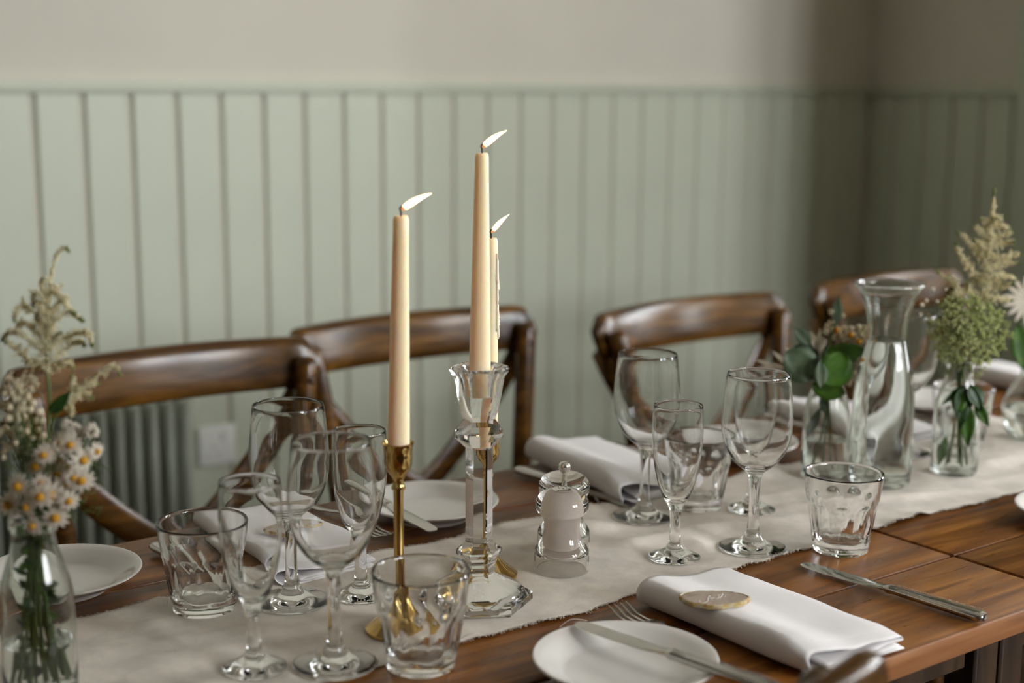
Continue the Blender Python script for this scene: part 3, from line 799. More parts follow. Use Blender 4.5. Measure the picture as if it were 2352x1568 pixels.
# ================================================================== NAPKINS
def napkin(label, x0, x1, y0, y1, h, seed, z0, rot=0.0, skew=0.0, sag=0.4):
    """x0..x1 across (thick fold at x0), y0 near end .. y1 far end; cloth folded in four layers"""
    W, L = x1 - x0, y1 - y0
    t = thing('folded_napkin', label, 'napkin', ((x0 + x1) / 2, (y0 + y1) / 2, z0), rot, 'folded white napkins')
    path = []
    g = h / 16.0
    path += [(W * 0.985, 0.9 * g), (W * 0.7, 1.0 * g), (W * 0.4, 1.2 * g), (0.02, 1.0 * g)]
    for k in range(7):      # big rolled fold
        q = -PI / 2 - PI * k / 6
        path.append((0.010 + 0.010 * math.cos(q), h * 0.52 + h * 0.46 * math.sin(q)))
    path += [(0.022, h * 0.985), (W * 0.32, h * (1 - sag * 0.40)), (W * 0.5, h * (1 - sag * 0.95)), (W * 0.7, h * (0.98 - sag * 1.0)), (W * 0.88, h * 0.56), (W * 0.985, h * 0.50)]
    path += [(W * 1.0, h * 0.43), (W * 0.985, h * 0.36)]
    path += [(W * 0.8, h * 0.34), (W * 0.5, h * 0.30), (W * 0.25, h * 0.31), (0.030, h * 0.34), (0.024, h * 0.27), (0.030, h * 0.20), (W * 0.4, h * 0.17), (W * 0.8, h * 0.18), (W * 0.97, h * 0.17)]
    P = smoothpath([(a, 0, b) for a, b in path], 3)
    N = 40; V, Fc = [], []; r3 = random.Random(seed); n = len(P)
    for i in range(N + 1):
        v = i / N
        for j, p in enumerate(P):
            u = p.x / W
            hz = p.z
            nz = noise.noise(Vector((u * 2.1 + seed, v * 2.6, seed * 1.7)))
            nx = noise.noise(Vector((v * 3.0 + seed * 3, 0.4, seed)))
            ny_ = noise.noise(Vector((u * 4.0, seed * 2.2 + j * 0.06, 3.0)))
            k = hz / h
            z = hz * (1 + 0.16 * nz + 0.10 * (v - 0.5)) + 0.0006
            # ends slump and the layers fan out
            end = max(0, (0.12 - v) / 0.12)
            z *= (1 - 0.22 * end)
            yy = y0 + L * v + (0.005 * ny_ + 0.008 * (k - 0.5)) * (1 - 2 * v) * (1.0 if v < 0.2 or v > 0.8 else 0.4)
            xx = x0 + p.x + 0.004 * nx * (1 - u) + skew * (v - 0.5) + 0.003 * noise.noise(Vector((v * 5, j * 0.04, seed)))
            V.append((xx - (x0 + x1) / 2, yy - (y0 + y1) / 2, max(0.0009, z)))
    for i in range(N):
        for j in range(n - 1):
            q = i * n + j; Fc.append((q, q + n, q + n + 1, q + 1))
    me = mesh('cloth', V, Fc, 180)
    o = link('cloth', me, 'napkin', t)
    md = o.modifiers.new('thick', 'SOLIDIFY'); md.thickness = 0.0011; md.offset = 0
    # stitched hem along the near end of the top layer
    mb = MB()
    hem = [Vector(V[3 * n + j]) for j in range(11 * 3, min(n, 17 * 3 + 1))]
    if len(hem) > 3:
        mb.tube([p + Vector((0, 0, 0.0004)) for p in hem], 0.00045, 4); mb.build('hem', 'napkin', t, 180)
    return t
napkin('folded white napkin at the near table edge, holding a written agate slice', 0.884, 1.008, 0.766, 0.982, 0.028, 3, TZ + 0.0006, 0.0, -0.004)
napkin('folded white napkin behind the two left wine glasses, holding an agate slice', 0.628, 0.744, 1.232, 1.462, 0.020, 11, TZ + 0.0006, 0.0, 0.012)
napkin('thick folded white napkin behind the salt shaker', 1.106, 1.232, 1.245, 1.480, 0.030, 21, TZ + 0.0012, 0.0, 0.030)
napkin('folded white napkin seen between the eucalyptus bottle and the carafe', 1.592, 1.712, 1.240, 1.480, 0.026, 31, TZ + 0.0006, 0.0, 0.03)
napkin('bright folded napkin far down the table at the right', 2.050, 2.180, 1.255, 1.490, 0.030, 43, TZ + 0.0006, 0.0, 0.03)

# ================================================================== AGATE SLICES
def agate(label, c, rot, a, b, z, text=True, seed=0, tilt=(0, 0)):
    t = thing('agate_slice', label, 'place card', (c[0], c[1], z), rot, 'agate place cards')
    t.rotation_euler = (tilt[0], tilt[1], rot)
    N = 56; outl = []
    for k in range(N):
        q = 2 * PI * k / N
        r = 1 + 0.07 * math.sin(2 * q + 1 + seed) + 0.05 * math.sin(3 * q + 2.2 * seed + 0.4) + 0.025 * math.sin(7 * q + seed) + 0.012 * math.sin(13 * q)
        outl.append((a * r * math.cos(q), b * r * math.sin(q)))
    top = 0.0052
    secs = [[(x * s, y * s, zz) for x, y in outl] for s, zz in ((0.90, 0.0002), (0.93, 0.0006), (0.93, top - 0.0004), (0.915, top))]
    v, f = loft(secs); mb = MB(); mb.add(v, f); body = mb.build('stone', 'agate', t, 40)
    # rough crystalline rim
    secs2 = []
    r4 = random.Random(5 + seed)
    V, Fc = [], []; K = 7
    for k in range(N):
        x, y = outl[k]
        for j in range(K):
            q = 2 * PI * j / K
            s = 0.955 + 0.052 * math.cos(q) * r4.uniform(.7, 1.2)
            V.append((x * s, y * s, 0.0030 + 0.0027 * math.sin(q) * r4.uniform(.85, 1.08)))
    for k in range(N):
        for j in range(K):
            Fc.append((k * K + j, ((k + 1) % N) * K + j, ((k + 1) % N) * K + (j + 1) % K, k * K + (j + 1) % K))
    mb = MB(); mb.add(V, Fc); cr = mb.build('crust', 'crust', t, 30); cr['label'] = 'rough golden crystal rim'
    return t, top
AGZ = TZ + 0.0272
ag, top = agate('grey-brown agate slice with a handwritten name on the near napkin', (0.901, 0.896), math.radians(-40), 0.0305, 0.0205, AGZ, True, 0)
# handwriting traced from the stone, in pixels of the photograph, laid on its top face
strokes = [[(800, 570), (787, 598), (830, 632), (920, 632), (995, 590), (1015, 545), (1003, 500)], [(1045, 470), (1062, 438), (1075, 480), (1092, 525), (1118, 560), (1160, 578)], [(1020, 520), (1080, 512), (1165, 500)],
           [(1035, 445), (1020, 500), (1000, 560)], [(1165, 500), (1205, 500), (1232, 528), (1255, 505), (1275, 520), (1290, 490)], [(1300, 480), (1320, 505), (1355, 490), (1350, 460), (1320, 462), (1300, 480)],
           [(1285, 440), (1300, 425), (1350, 415), (1420, 408), (1475, 435), (1485, 465), (1460, 470), (1430, 465)], [(1400, 368), (1408, 390), (1405, 415), (1380, 455), (1355, 470)]]
mw = Matrix.Translation((0.901, 0.896, AGZ)) @ Matrix.Rotation(math.radians(-40), 4, 'Z')
inv = mw.inverted(); mb = MB()
for s_ in strokes:
    pts = [inv @ onz(1540 + a / 11.76, 1330 + b / 11.76, AGZ + top + 0.0002) for a, b in s_]
    mb.tube(smoothpath(pts, 5), 0.00030, 5, 0.5, up=(0, 0, 1))
wr = mb.build('handwriting', 'ink', ag, 180); wr['label'] = 'white handwritten name'
agate('grey agate slice on the napkin behind the left wine glasses', (0.692, 1.322), math.radians(-30), 0.0295, 0.019, TZ + 0.0205, False, 2)

# ================================================================== GLASSES
def tidy(prof):
    return prof
WINE = [(0, 0.0012), (0.020, 0.0006), (0.034, 0.0), (0.0366, 0.0008), (0.037, 0.0018), (0.0355, 0.0028), (0.026, 0.0052), (0.016, 0.0085), (0.0105, 0.0128), (0.0076, 0.019), (0.0062, 0.028), (0.0056, 0.045), (0.0058, 0.062), (0.0066, 0.076), (0.0085, 0.0845), (0.0135, 0.0893), (0.0205, 0.0950), (0.0285, 0.1045), (0.0345, 0.1170), (0.0375, 0.1310), (0.0382, 0.1420), (0.0377, 0.1560), (0.0362, 0.1730), (0.0338, 0.1948), (0.0335, 0.1954),
        (0.0331, 0.1948), (0.0355, 0.1730), (0.0370, 0.1560), (0.0375, 0.1420), (0.0368, 0.1312), (0.0337, 0.1176), (0.0275, 0.1060), (0.0195, 0.0970), (0.0120, 0.0922), (0.0055, 0.0902), (0, 0.0897)]
FLUTE = [(0, 0.0012), (0.015, 0.0006), (0.0262, 0.0), (0.0280, 0.0008), (0.0283, 0.0018), (0.0270, 0.0030), (0.0190, 0.0065), (0.0120, 0.0105), (0.0080, 0.0145), (0.0064, 0.021), (0.0058, 0.032), (0.0060, 0.045), (0.0070, 0.0545), (0.0098, 0.0605), (0.0140, 0.0675), (0.0185, 0.0790), (0.0222, 0.0930), (0.0250, 0.1090), (0.0266, 0.1260), (0.0270, 0.1420), (0.0266, 0.1560), (0.0258, 0.1676), (0.0255, 0.1681),
         (0.0251, 0.1675), (0.0259, 0.1560), (0.0263, 0.1420), (0.0259, 0.1262), (0.0242, 0.1093), (0.0208, 0.0940), (0.0168, 0.0805), (0.0118, 0.0700), (0.0065, 0.0640), (0.0025, 0.0622), (0, 0.0618)]
def wine_glass_mesh(): return lathe('wine_glass', spl(WINE), 64, 180)
def flute_mesh(): return lathe('champagne_flute', spl(FLUTE), 64, 180)
def tumbler_mesh():
    prof = []
    Hh = 0.0878
    def rr(z):   # round envelope
        if z < 0.010: return 0.0298 + 0.0012 * (z / 0.010)
        return 0.0310 + (0.0432 - 0.0310) * ((z - 0.010) / (Hh - 0.010)) ** 0.80
    zs = [0.0, 0.001, 0.004, 0.008, 0.0115, 0.014, 0.018, 0.024, 0.030, 0.036, 0.042, 0.047, 0.051, 0.054, 0.056, 0.058, 0.060, 0.063, 0.068, 0.074, 0.080, 0.084, 0.0855, Hh - 0.0012]
    outer = [(rr(z) * (0.965 if z == 0 else 1), z) for z in zs]
    prof = [(0, 0.0018), (0.022, 0.0012), (0.026, 0.0)] + outer + [(rr(Hh) - 0.0008, Hh), (rr(Hh) - 0.0022, Hh - 0.0006)]
    ins = [(rr(z) - t_, z) for z, t_ in ((0.0858, 0.0028), (0.0845, 0.0029), (0.080, 0.0030), (0.068, 0.0032), (0.055, 0.0036), (0.042, 0.0045), (0.030, 0.0050), (0.020, 0.0052), (0.015, 0.0062), (0.0125, 0.0095))] + [(0.012, 0.0112), (0, 0.0118)]
    nout = 3 + len(zs); prof += ins
    nf = 9
    def rf(t, i, r, z):
        if i < 3 or i >= nout or z < 0.0105: return r
        step = 2 * PI / nf; d = ((t + step / 2) % step) - step / 2
        # flat cut: apothem shrinks from the arch downwards
        if z >= 0.0585: ap = 1.06
        else:
            k = min(1, (0.0585 - z) / 0.010); ap = 1.0 - 0.062 * k ** 0.6
        if z < 0.022: ap = ap + (0.998 - ap) * max(0, min(1, (0.022 - z) / 0.009))
        cut = r * ap / math.cos(d) if ap < 1.0 else 9
        return min(r, cut)
    return lathe('tumbler', prof, 108, 32, rf)
gm = {'wine': wine_glass_mesh(), 'flute': flute_mesh(), 'tumbler': tumbler_mesh()}
for k in gm: gm[k].materials.append(M['glass'])
def glass(kind, xy, label, rot=0.0, h=1.0, group=None):
    nm = {'wine': 'wine_glass', 'flute': 'champagne_flute', 'tumbler': 'tumbler'}[kind]
    o = link(nm, gm[kind]); o.location = (xy[0], xy[1], surf(*xy)); o.rotation_euler = (0, 0, rot); o.scale = (1, 1, h)
    return tag(o, label, {'wine': 'wine glass', 'flute': 'champagne flute', 'tumbler': 'tumbler'}[kind], {'wine': 'wine glasses on the tables', 'flute': 'champagne flutes on the tables', 'tumbler': 'ribbed tumblers on the tables'}[kind])
glass('wine', (0.616, 1.186), 'wine glass standing in front of the chair near the radiator', h=1.01)
glass('wine', (0.574, 1.028), 'wine glass nearest the viewer, between the near flute and tumbler', 0.3, 1.03)
glass('flute', (0.514, 1.062), 'champagne flute nearest the viewer, beside the left tumbler')
glass('flute', (0.680, 1.163), 'champagne flute just left of the left brass candlestick')
glass('tumbler', (0.540, 1.220), 'ribbed tumbler beside the flower bottle on the left', 0.25)
glass('tumbler', (0.636, 0.986), 'ribbed tumbler nearest the viewer, in front of the brass candlestick', 0.5)
glass('wine', (1.082, 1.195), 'wine glass in front of the thick napkin, behind the right flute', 0.2)
glass('wine', (1.103, 1.041), 'wine glass at the front right beside the eucalyptus bottle', 0.5)
glass('flute', (1.011, 1.067), 'champagne flute in front of the tumbler, right of the salt shaker', 0.1)
glass('flute', (1.206, 1.142), 'champagne flute seen through the bowl of the right wine glass', 0.3)
glass('tumbler', (1.163, 1.192), 'ribbed tumbler behind the right champagne flute', 0.1)
glass('tumbler', (1.182, 0.985), 'ribbed tumbler on the runner edge beside the bare knife', 0.35)
glass('wine', (1.572, 1.208), 'wine glass half hidden behind the water carafe', 0.3)
glass('tumbler', (1.668, 1.186), 'ribbed tumbler far down the table behind the lace flowers', 0.6)

# ================================================================== CANDLESTICKS AND CANDLES
# crystal: one hexagonal solid
CP = [(0, 0.0015, 0), (0.045, 0.0010, 1), (0.0505, 0.0, 1), (0.0530, 0.0020, 1), (0.0530, 0.0085, 1), (0.0505, 0.0110, 1), (0.0455, 0.0125, 0.35), (0.0425, 0.0150, 0), (0.0370, 0.0185, 0), (0.0270, 0.0235, 0), (0.0170, 0.0290, 0.3), (0.0150, 0.0305, 1),
      (0.0172, 0.0345, 1), (0.0150, 0.0375, 1), (0.0172, 0.0420, 1), (0.0172, 0.0455, 1), (0.0222, 0.0500, 1), (0.0222, 0.0548, 1), (0.0135, 0.0625, 1), (0.0132, 0.0640, 1), (0.0132, 0.1560, 1), (0.0150, 0.1572, 1), (0.0232, 0.1655, 1), (0.0232, 0.1725, 1), (0.0150, 0.1835, 1), (0.0155, 0.1845, 1),
      (0.0190, 0.1950, 0.9), (0.0212, 0.2060, 0.8), (0.0225, 0.2160, 0.7), (0.0245, 0.2240, 0.75), (0.0280, 0.2300, 0.85), (0.0288, 0.2328, 0.85), (0.0272, 0.2350, 0.85), (0.0230, 0.2350, 0.5), (0.0170, 0.2325, 0.1), (0.0135, 0.2270, 0), (0.0118, 0.2180, 0), (0.0112, 0.2075, 0), (0, 0.2068, 0)]
face_cam = math.atan2(-_fh.y, -_fh.x)
def crf(t, i, r, z):
    b = CP[i][2]
    d = ((t + PI / 6) % (PI / 3)) - PI / 6
    hexr = math.cos(PI / 6) / math.cos(d)
    return r * (b * hexr + (1 - b))
cme = lathe('crystal_candlestick', [(a, b) for a, b, c_ in CP], 48, 22, crf)
cpos = Vector((0.764, 1.080, TZ + 0.0014))
o = link('crystal_candlestick', cme, 'crystal'); o.location = cpos; o.rotation_euler = (0, 0, face_cam + 0.12)
tag(o, 'cut crystal candlestick with a hexagonal foot holding the tallest candle', 'candlestick')

def brass(label, pos, H, R=0.0315):
    t = thing('brass_candlestick', label, 'candlestick', pos, 0, 'slim brass candlesticks')
    foot = lathe('foot', [(0, 0.001), (R * .93, 0.0), (R, 0.0012), (R, 0.0038), (R * .93, 0.0055), (R * .72, 0.0105), (R * .5, 0.0165), (R * .32, 0.0225), (R * .2, 0.030), (0.0052, 0.036), (0, 0.036)], 48, 50)
    link('foot', foot, 'brass', t)
    s = H - 0.042
    link('stem', lathe('stem', [(0, 0.034), (0.0052, 0.035), (0.0046, 0.05), (0.0045, s - 0.01), (0.0048, s), (0, s)], 24, 60), 'brass', t)
    cup = [(0, s - 0.002), (0.0062, s - 0.0015), (0.0066, s), (0.0056, s + 0.0025), (0.0046, s + 0.007), (0.0062, s + 0.011), (0.0105, s + 0.0165), (0.0124, s + 0.022), (0.0126, s + 0.031), (0.0130, s + 0.037), (0.0146, s + 0.0412), (0.0150, s + 0.042), (0.0143, s + 0.0424),
           (0.0122, s + 0.0385), (0.0112, s + 0.033), (0.0110, s + 0.021), (0, s + 0.0205)]
    link('cup', lathe('cup', cup, 40, 50), 'brass', t)
    return t
bL = Vector((0.662, 1.063, TZ + 0.0014)); bR = Vector((0.8145, 1.137, TZ + 0.0014))
brass('slim brass candlestick on the left, seen partly through the near tumbler', bL, 0.179)
brass('slim brass candlestick standing behind the crystal one', bR, 0.1505)

def candle(label, base, z0, top_px, r0, r1, flame_px, drips=False, depth_off=0.0):
    """base: (x,y) of the socket, z0 bottom height; top_px: pixel of the candle top; flame_px: pixel of flame tip"""
    b = Vector((base[0], base[1], z0)); d = depth(b)
    topw = at(top_px[0], top_px[1], d - 0.0)
    # keep it upright: solve the height, then lean by the small sideways offset
    for _ in range(8):
        topw = at(top_px[0], top_px[1], d + (topw - b).dot(FWD) - 0.0); break
    H = 0.0; lo, hi = 0.05, 0.5
    for _ in range(40):
        mid = (lo + hi) / 2; p = b + Vector((0, 0, mid)) - CAM
        yy = PH / 2 - FPX * p.dot(UPV) / p.dot(FWD)
        if yy > top_px[1]: lo = mid
        else: hi = mid
    H = lo
    p = b + Vector((0, 0, H)) - CAM; xx = PW / 2 + FPX * p.dot(RGT) / p.dot(FWD)
    dx = (top_px[0] - xx) / FPX * p.dot(FWD)
    lean = RGT * dx; lean.z = 0
    t = thing('taper_candle', label, 'candle', b, 0, 'lit ivory taper candles')
    P = [(0, 0)]
    n = 14; secs = []
    V = []; prof = [(0, 0.0), (r0 * .9, 0.0), (r0, 0.002)]
    for i in range(1, n + 1):
        u = i / n; prof.append((r0 + (r1 - r0) * u, H * (0.02 + 0.965 * u)))
    prof += [(r1 * .93, H * .992), (r1 * .8, H * 0.998), (r1 * .45, H * 0.997), (r1 * .2, H * 0.9955), (0, H * .995)]
    me = lathe('wax', prof, 32, 60)
    for v in me.vertices:
        u = v.co.z / H; v.co.x += lean.x * u; v.co.y += lean.y * u
    wx = link('wax', me, 'wax', t)
    topl = Vector((lean.x, lean.y, H * 0.996))
    if drips:
        mb = MB(); r5 = random.Random(4)
        for k in range(13):
            a = r5.uniform(-0.25, 0.55); z1 = H * r5.uniform(0.66, 0.985); ln = r5.uniform(0.010, 0.035)
            dirv = (RGT * math.cos(a) - _fh * math.sin(a)); dirv.z = 0; dirv.normalize()
            pts = []; rad = []
            for i in range(8):
                u = i / 7; z = max(0.12 * H, z1 - ln * u); rr_ = (r0 + (r1 - r0) * z / H)
                pts.append(dirv * (rr_ + 0.0002) + Vector((lean.x, lean.y, 0)) * (z / H) + Vector((0, 0, z))); rad.append(0.0010 + 0.0016 * (u ** 3) if i < 7 else 0.0009)
            mb.tube(pts, rad, 8)
        mb.build('wax_drips', 'waxdrip', wx, 180)
    wk = [topl - Vector((0, 0, 0.001)), topl + Vector((0, 0, 0.004)), topl - RGT * 0.0008 + Vector((0, 0, 0.0065)), topl + RGT * 0.0006 + Vector((0, 0, 0.0088))]
    mb = MB(); mb.tube(smoothpath(wk, 5), 0.00085, 6); mb.build('wick', 'wick', t, 180)
    # flame: a bent tear drop leaning in the draught
    dd = depth(b + topl)
    tip = at(flame_px[0], flame_px[1], dd) - b
    st_ = topl + Vector((0, 0, 0.0052)); ax = tip - st_; Lf = ax.length
    N = 18; pts, rad = [], []
    for i in range(N + 1):
        u = i / N
        c_ = st_ + ax * u + Vector((0, 0, 0.0016)) * math.sin(PI * u)
        pts.append(c_); rad.append(max(0.00025, Lf * 0.115 * (math.sin(PI * u ** 0.62) ** 0.9) * (1 - 0.15 * u)))
    mb = MB(); mb.tube(pts, rad, 16); fl = mb.build('flame', 'sheath', t, 180)
    mb = MB(); mb.tube(pts[2:], [q * 0.80 for q in rad[2:]], 16); mb.build('flame_core', 'flame', fl, 180)
    return t
candle('lit taper candle in the left brass candlestick', (bL.x, bL.y), bL.z + 0.158, (921, 494), 0.0105, 0.0069, (991, 444))
candle('tallest lit taper candle, standing in the crystal candlestick', (cpos.x, cpos.y), cpos.z + 0.207, (1107, 350), 0.0107, 0.0063, (1163, 300))
candle('lit taper candle with wax drips, behind the crystal candlestick', (bR.x, bR.y), bR.z + 0.1295, (1128, 545), 0.0105, 0.0066, (1170, 492), True)

# ================================================================== SALT SHAKER AND PEPPER MILL
BODY = [(0, 0.0185), (0.0262, 0.0185), (0.0268, 0.0170), (0.0268, 0.0), (0.0285, 0.0), (0.0287, 0.001), (0.0285, 0.0200), (0.0268, 0.0250), (0.0225, 0.0310), (0.0195, 0.0390), (0.0187, 0.0470), (0.0196, 0.0560), (0.0222, 0.0602), (0.0258, 0.0632), (0.0276, 0.0685), (0.0274, 0.0740), (0.0248, 0.0795), (0.0195, 0.0838), (0.0125, 0.0862), (0.0105, 0.0866), (0, 0.0866)]
t = thing('salt_shaker', 'clear acrylic salt shaker filled with pale salt, on the runner', 'salt shaker', (0.889, 1.108, TZ + 0.0014))
link('body', lathe('body', spl(BODY, 3), 64, 45), 'acrylic', t)
link('salt', lathe('salt', [(0, 0.0225), (0.0140, 0.0225), (0.0140, 0.060), (0.0150, 0.068), (0.0145, 0.0765), (0.0095, 0.0825), (0, 0.0825)], 40, 50), 'salt', t)
cap = link('cap', lathe('cap', [(0, 0.0864), (0.0102, 0.0864), (0.0104, 0.0872), (0.0085, 0.0882), (0.004, 0.0887), (0, 0.0888)], 32, 40), 'chrome', t)
mb = MB()
for k in range(6):
    q = 2 * PI * k / 6; mb.ball((0.0045 * math.cos(q), 0.0045 * math.sin(q), 0.0885), 0.0007, 6, 4)
mb.build('pour_holes', 'wick', cap, 180)
t = thing('pepper_mill', 'clear acrylic pepper mill with a chrome knob, behind the salt shaker', 'pepper mill', (0.931, 1.157, TZ + 0.0014))
link('body', lathe('body', spl(BODY, 3), 64, 45), 'acrylic', t)
link('knob', lathe('knob', [(0, 0.0864), (0.0040, 0.0866), (0.0042, 0.0875), (0.0058, 0.0890), (0.0068, 0.0920), (0.0067, 0.0948), (0.0050, 0.0975), (0.0025, 0.0987), (0, 0.0990)], 32, 40), 'chrome', t)
link('spindle', lathe('spindle', [(0, 0.0205), (0.0022, 0.0205), (0.0022, 0.0855), (0, 0.0855)], 16, 40), 'chrome', t)
link('peppercorns', lathe('peppercorns', [(0.0024, 0.0222), (0.0130, 0.0222), (0.0132, 0.044), (0.010, 0.0455), (0.0024, 0.046), (0.0024, 0.0222)], 32, 40), 'salt', t)

# ================================================================== BOTTLES AND CARAFE
BOT = [(0, 0.0035), (0.018, 0.002), (0.0262, 0.0), (0.0290, 0.0016), (0.0297, 0.005), (0.0299, 0.070), (0.0292, 0.084), (0.0268, 0.098), (0.0225, 0.1125), (0.0190, 0.1240), (0.0174, 0.1340), (0.0172, 0.1400), (0.0186, 0.1425), (0.0190, 0.1460), (0.0186, 0.1500), (0.0172, 0.1515),
       (0.0158, 0.1500), (0.0154, 0.1400), (0.0155, 0.1335), (0.0170, 0.1245), (0.0204, 0.1130), (0.0246, 0.0985), (0.0269, 0.0845), (0.0276, 0.070), (0.0274, 0.010), (0.0255, 0.0065), (0.018, 0.0060), (0, 0.0075)]
BIN = [(0, 0.0073), (0.018, 0.0058), (0.0256, 0.0063), (0.02755, 0.010), (0.02775, 0.070), (0.0270, 0.0846), (0.0247, 0.0986)]
def flower_bottle(label, pos, level):
    t = thing('flower_bottle', label, 'bottle', pos, 0, 'glass bottles used as vases')
    link('glass', bot_me, None, t)
    prof = [p for p in BIN if p[1] < level - 0.001]
    r_ = prof[-1][0]
    prof += [(r_, level), (r_ * 0.9, level - 0.0006), (0, level - 0.0007)]
    link('water', lathe('water', prof, 48, 50), 'water', t)
    return t
bot_me = lathe('glass', spl(BOT, 3), 56, 180); bot_me.materials.append(M['bottleglass'])
pB1 = onz(96, 1588, TZ + 0.0014); pB2 = onz(1893, 1093, TZ + 0.0014); pB3 = onz(2190, 1083, TZ + 0.0014)
flower_bottle('clear bottle of daisies and plumes at the left edge of the runner', pB1, 0.046)
flower_bottle('small clear bottle of eucalyptus beside the carafe', pB2, 0.050)
flower_bottle('small clear bottle of lace flowers right of the carafe', pB3, 0.040)
CAR = [(0, 0.005), (0.022, 0.003), (0.034, 0.0), (0.0375, 0.0025), (0.0385, 0.008), (0.0382, 0.060), (0.0380, 0.100), (0.0368, 0.125), (0.0335, 0.150), (0.0285, 0.172), (0.0250, 0.190), (0.0246, 0.202), (0.0268, 0.218), (0.0320, 0.236), (0.0390, 0.250), (0.0425, 0.2535), (0.0432, 0.2560), (0.0420, 0.2585), (0.0400, 0.2580),
       (0.0370, 0.2500), (0.0300, 0.2365), (0.0246, 0.2185), (0.0222, 0.2020), (0.0226, 0.1900), (0.0261, 0.1715), (0.0311, 0.1495), (0.0344, 0.1245), (0.0356, 0.100), (0.0358, 0.060), (0.0358, 0.013), (0.033, 0.0095), (0.02, 0.009), (0, 0.0105)]
pC = onz(2019, 1108, TZ + 0.0014)
t = thing('water_carafe', 'glass carafe of water with a flared lip', 'carafe', pC)
link('glass', lathe('glass', spl(CAR, 3), 64, 180), 'bottleglass', t)
link('water', lathe('water', [(0, 0.0103), (0.02, 0.0088), (0.0332, 0.0093), (0.0360, 0.013), (0.0360, 0.060), (0.0358, 0.100), (0.0346, 0.1245), (0.0313, 0.1495), (0.0263, 0.1715), (0.0236, 0.1850), (0.0232, 0.1862), (0, 0.1855)], 64, 50), 'water', t)
pV = onz(2366, 1004, TZ + 0.0014)
GL = [(0, 0.003), (0.018, 0.001), (0.024, 0.0), (0.030, 0.004), (0.039, 0.020), (0.0425, 0.040), (0.039, 0.060), (0.029, 0.078), (0.020, 0.090), (0.0185, 0.100), (0.0215, 0.112), (0.0205, 0.113), (0.0168, 0.100), (0.0182, 0.090), (0.027, 0.077), (0.0368, 0.0595), (0.0402, 0.040), (0.0368, 0.021), (0.028, 0.0065), (0.018, 0.0045), (0, 0.006)]
t = thing('globe_vase', 'round clear glass vase cut by the right picture edge', 'vase', pV)
link('glass', lathe('glass', spl(GL, 3), 56, 180), 'bottleglass', t)
link('water', lathe('water', [(0, 0.0058), (0.018, 0.0043), (0.0282, 0.0063), (0.0370, 0.021), (0.0404, 0.040), (0.0402, 0.044), (0, 0.0435)], 56, 50), 'water', t)

# ================================================================== FLOWERS
fr = random.Random(21)
def jit(s): return Vector((fr.uniform(-s, s), fr.uniform(-s, s), fr.uniform(-s, s)))
def leaf_geo(L, W, sh=1.0, curl=0.15, fold=0.12, n=9, tipsharp=1.0):
    """leaf along +Y with its face to +Z: verts and faces (with a little thickness)"""
    V, Fc = [], []
    for i in range(n + 1):
        u = i / n
        w = W / 2 * (math.sin(PI * u ** sh)) ** tipsharp if 0 < i < n else 0.0004
        for j in (-2, -1, 0, 1, 2):
            s = j / 2
            V.append((w * s, L * u, fold * W * (abs(s) ** 1.5) - curl * L * u * u))
    m_ = len(V)
    for i in range(n):
        for j in range(4):
            a = i * 5 + j; Fc.append((a, a + 1, a + 6, a + 5))
    V2 = [(x, y, z - 0.0004) for x, y, z in V]
    F2 = [tuple(m_ + q for q in f[::-1]) for f in Fc]
    edge = []
    for i in range(n):
        edge.append((i * 5, i * 5 + 5, m_ + i * 5 + 5, m_ + i * 5)); edge.append((i * 5 + 4, m_ + i * 5 + 4, m_ + i * 5 + 9, i * 5 + 9))
    return V + V2, Fc + F2 + edge
def place_leaf(parent, base, tip, nrm, W, mat, name='leaf', org=None, **kw):
    base, tip = Vector(base), Vector(tip); L = (tip - base).length
    v, f = leaf_geo(L, W, **kw); m_ = Matrix.Translation(base - org) @ frame(tip - base, nrm)
    mb = MB(); mb.add(v, f, m_); return mb.build(name, mat, parent, 180)
BACK = -FWD

def stem_thing(name, label, cat, bottle_pos, group=None):
    return thing(name, label, cat, bottle_pos, 0, group), Vector(bottle_pos)

def plume(t, org, axis_pts, branches, mat='cream', dens=900.0, r=0.0011, tipmat='greentip', thick=1.0):
    """astilbe head: tiny florets crowded along fine branches"""
    mb = MB(); st_ = MB(); tp = MB()
    for br, amp in [(axis_pts, 0.0040 * thick)] + [(b_, 0.0062 * thick) for b_ in branches]:
        P = smoothpath(br, 8); L = sum((P[i + 1] - P[i]).length for i in range(len(P) - 1))
        st_.tube([p - org for p in P], [0.0007 * (1 - 0.6 * i / len(P)) for i in range(len(P))], 5)
        nfl = int(L * dens * 8)
        for k in range(nfl):
            u = fr.random() ** 0.9; q = u * (len(P) - 1); i = min(int(q), len(P) - 2); p = P[i].lerp(P[i + 1], q - i)
            am = amp * (1.0 - 0.72 * u) * fr.uniform(.0, 1.0) ** 1.2
            d = jit(1.0); d = d.normalized() if d.length > 1e-3 else Vector((0, 0, 1))
            (tp if (u > 0.88) else mb).octa(p + d * am - org, r * fr.uniform(.6, 1.35))
        for k in range(int(L / 0.006)):     # short side sprays
            u = fr.uniform(0.08, 0.85); q = u * (len(P) - 1); i = min(int(q), len(P) - 2); p = P[i].lerp(P[i + 1], q - i)
            d = (P[i + 1] - P[i]).normalized() * 0.5 + jit(1.0); d.normalize(); ln = 0.011 * (1.1 - u) * thick
            for s in range(8):
                mb.octa(p + d * ln * s / 7 + jit(0.0009) - org, r * fr.uniform(.6, 1.2))
    st_.build('stem', 'stem', t, 180)
    o = mb.build('plume', mat, t, 180, 'stuff'); tp.build('plume_tip', tipmat, t, 180, 'stuff')
def px3(pts, d, dz=0.0, jd=0.0):
    return [at(a, b, d + dz + fr.uniform(-jd, jd)) for a, b in pts]

